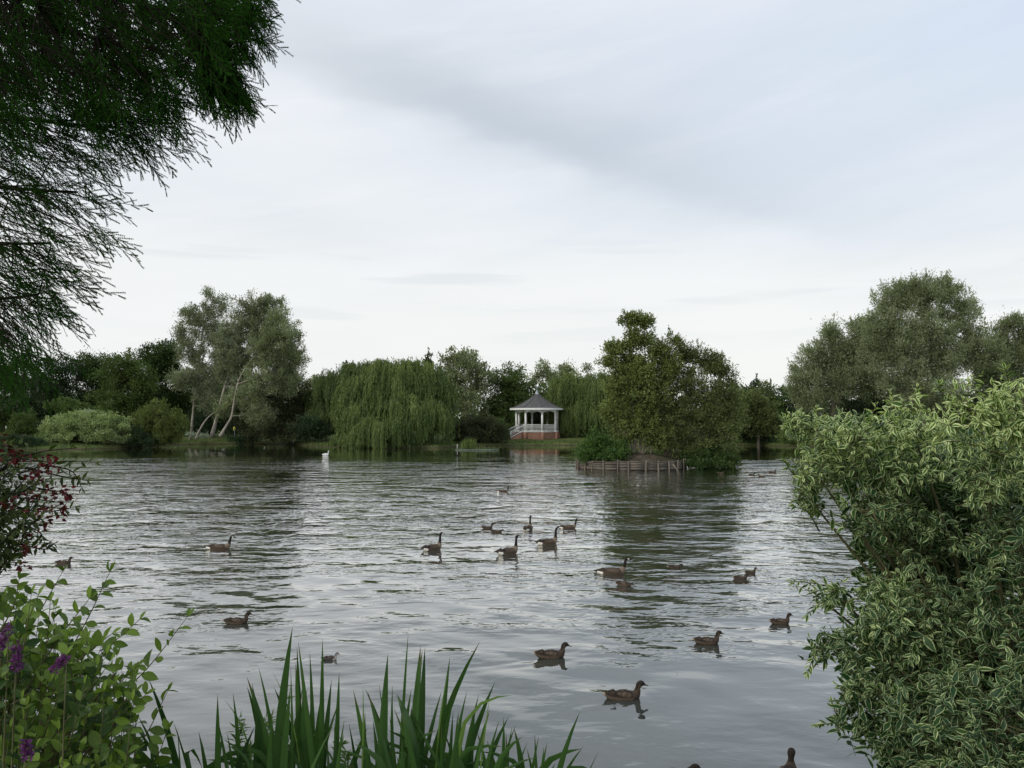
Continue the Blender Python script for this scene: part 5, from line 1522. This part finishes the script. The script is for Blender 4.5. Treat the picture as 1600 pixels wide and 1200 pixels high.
# fine combed streaks rising to the right
sk = noise(nt, vec(mathn(nt, 'MULTIPLY', mathn(nt, 'MULTIPLY_ADD', e, .9, az), 2.2), mathn(nt, 'MULTIPLY', mathn(nt, 'MULTIPLY_ADD', az, -.22, e), 15.0), 6.1), 1.0, 5, .6)
c = mixc(nt, mathn(nt, 'MULTIPLY', mathn(nt, 'MULTIPLY_ADD', sk, 6.0, -2.9, True), .40), c, (.88, .885, .91))
c = mixc(nt, mathn(nt, 'MULTIPLY', mathn(nt, 'MULTIPLY_ADD', sk, -6.0, 2.6, True), .26), c, (.58, .635, .71))
# long dark band sloping down to the right
wob = mathn(nt, 'MULTIPLY_ADD', noise(nt, vec(mathn(nt, 'MULTIPLY', az, 2.0), mathn(nt, 'MULTIPLY', e, 5.0), 9.1), 1.5, 4, .55), .16, -.08)
line = mathn(nt, 'ADD', mathn(nt, 'MULTIPLY_ADD', az, -.36, .375), wob)
dd = mathn(nt, 'SUBTRACT', e, line)
ds = mathn(nt, 'MULTIPLY', dd, mathn(nt, 'MULTIPLY_ADD', mathn(nt, 'LESS_THAN', dd, 0.0), 1.0, .85))
band = mathn(nt, 'EXPONENT', mathn(nt, 'MULTIPLY', mathn(nt, 'MULTIPLY', ds, ds), -240.0))
am = mathn(nt, 'EXPONENT', mathn(nt, 'MULTIPLY', mathn(nt, 'MULTIPLY', mathn(nt, 'ADD', az, .02), mathn(nt, 'ADD', az, .02)), -7.0))
c = mixc(nt, mathn(nt, 'MULTIPLY', mathn(nt, 'MULTIPLY', band, am), .85), c, (.46, .515, .575))
# pale bank under the band
dl = mathn(nt, 'SUBTRACT', dd, -.15)
lowb = mathn(nt, 'EXPONENT', mathn(nt, 'MULTIPLY', mathn(nt, 'MULTIPLY', dl, dl), -160.0))
c = mixc(nt, mathn(nt, 'MULTIPLY', lowb, .30), c, (.86, .875, .87))
# whiter sky on the left, a pale bank along the horizon rising to the left, blue-grey above it on the right
lf = mathn(nt, 'MULTIPLY_ADD', az, -2.2, .25, True)
c = mixc(nt, mathn(nt, 'MULTIPLY', lf, .30), c, (.80, .83, .86))
rt = mathn(nt, 'MULTIPLY', mathn(nt, 'MULTIPLY_ADD', az, 1.6, .35, True), mathn(nt, 'MULTIPLY_ADD', e, 9.0, -1.5, True))
c = mixc(nt, mathn(nt, 'MULTIPLY', rt, .45), c, (.60, .68, .77))
edge = mathn(nt, 'ADD', mathn(nt, 'MULTIPLY_ADD', az, -.09, .205), mathn(nt, 'MULTIPLY', wob, .35))
be = mathn(nt, 'MULTIPLY', mathn(nt, 'SUBTRACT', edge, e), 22.0, None, True)
c = mixc(nt, mathn(nt, 'MULTIPLY', be, .55), c, (.84, .85, .83))
# thin grey streaks low in the west
st_ = noise(nt, vec(mathn(nt, 'MULTIPLY', az, 3.2), mathn(nt, 'MULTIPLY', e, 42.0), 2.2), 1.0, 3, .5)
fs = mathn(nt, 'MULTIPLY_ADD', st_, 11.0, -6.3, True)
es = mathn(nt, 'EXPONENT', mathn(nt, 'MULTIPLY', mathn(nt, 'MULTIPLY', mathn(nt, 'SUBTRACT', e, .17), mathn(nt, 'SUBTRACT', e, .17)), -240.0))
c = mixc(nt, mathn(nt, 'MULTIPLY', mathn(nt, 'MULTIPLY', fs, es), .35), c, (.60, .65, .69))
# blue showing at the upper right
br = mathn(nt, 'MULTIPLY', mathn(nt, 'MULTIPLY_ADD', az, 2.4, -.45, True), mathn(nt, 'MULTIPLY_ADD', e, 3.2, -.55, True))
c = mixc(nt, mathn(nt, 'MULTIPLY', mathn(nt, 'MULTIPLY', br, mathn(nt, 'MULTIPLY_ADD', soft, -3.5, 2.3, True)), .55), c, (.58, .68, .86))
bg = N.new("ShaderNodeBackground"); L.new(c, bg.inputs[0]); bg.inputs[1].default_value = 1.0
sky = N.new("ShaderNodeTexSky"); sky.sky_type = 'NISHITA'; sky.sun_disc = False; sky.sun_elevation = SUN_EL; sky.sun_rotation = SUN_AZ
bs = N.new("ShaderNodeBackground"); L.new(sky.outputs[0], bs.inputs[0]); bs.inputs[1].default_value = .08
mx = N.new("ShaderNodeMixShader"); mx.inputs[0].default_value = .90; L.new(bs.outputs[0], mx.inputs[1]); L.new(bg.outputs[0], mx.inputs[2])
o = N.new("ShaderNodeOutputWorld"); L.new(mx.outputs[0], o.inputs[0])

ld = bpy.data.lights.new("sun", 'SUN'); ld.energy = 1.5; ld.angle = math.radians(12); ld.color = (1, .95, .86)
lo = bpy.data.objects.new("sun", ld); col.objects.link(lo)
dirv = Vector((math.sin(SUN_AZ) * math.cos(SUN_EL), math.cos(SUN_AZ) * math.cos(SUN_EL), math.sin(SUN_EL)))
lo.rotation_euler = dirv.to_track_quat('Z', 'Y').to_euler(); lo.location = (0, -20, 40)

cd = bpy.data.cameras.new("camera"); cam = bpy.data.objects.new("camera", cd); col.objects.link(cam)
cd.sensor_width = 36; cd.lens = 36 * F / 1600; cd.clip_start = .05; cd.clip_end = 5000
cam.location = (0, 0, H); cam.rotation_euler = (math.pi / 2 + PITCH, 0, 0)
sc = bpy.context.scene; sc.camera = cam
sc.view_settings.view_transform = 'Standard'; sc.view_settings.look = 'None'; sc.view_settings.exposure = 0.22; sc.view_settings.gamma = 1
sc.view_settings.use_curve_mapping = False
sc.cycles.max_bounces = 6; sc.cycles.diffuse_bounces = 3; sc.cycles.glossy_bounces = 3; sc.cycles.transmission_bounces = 3
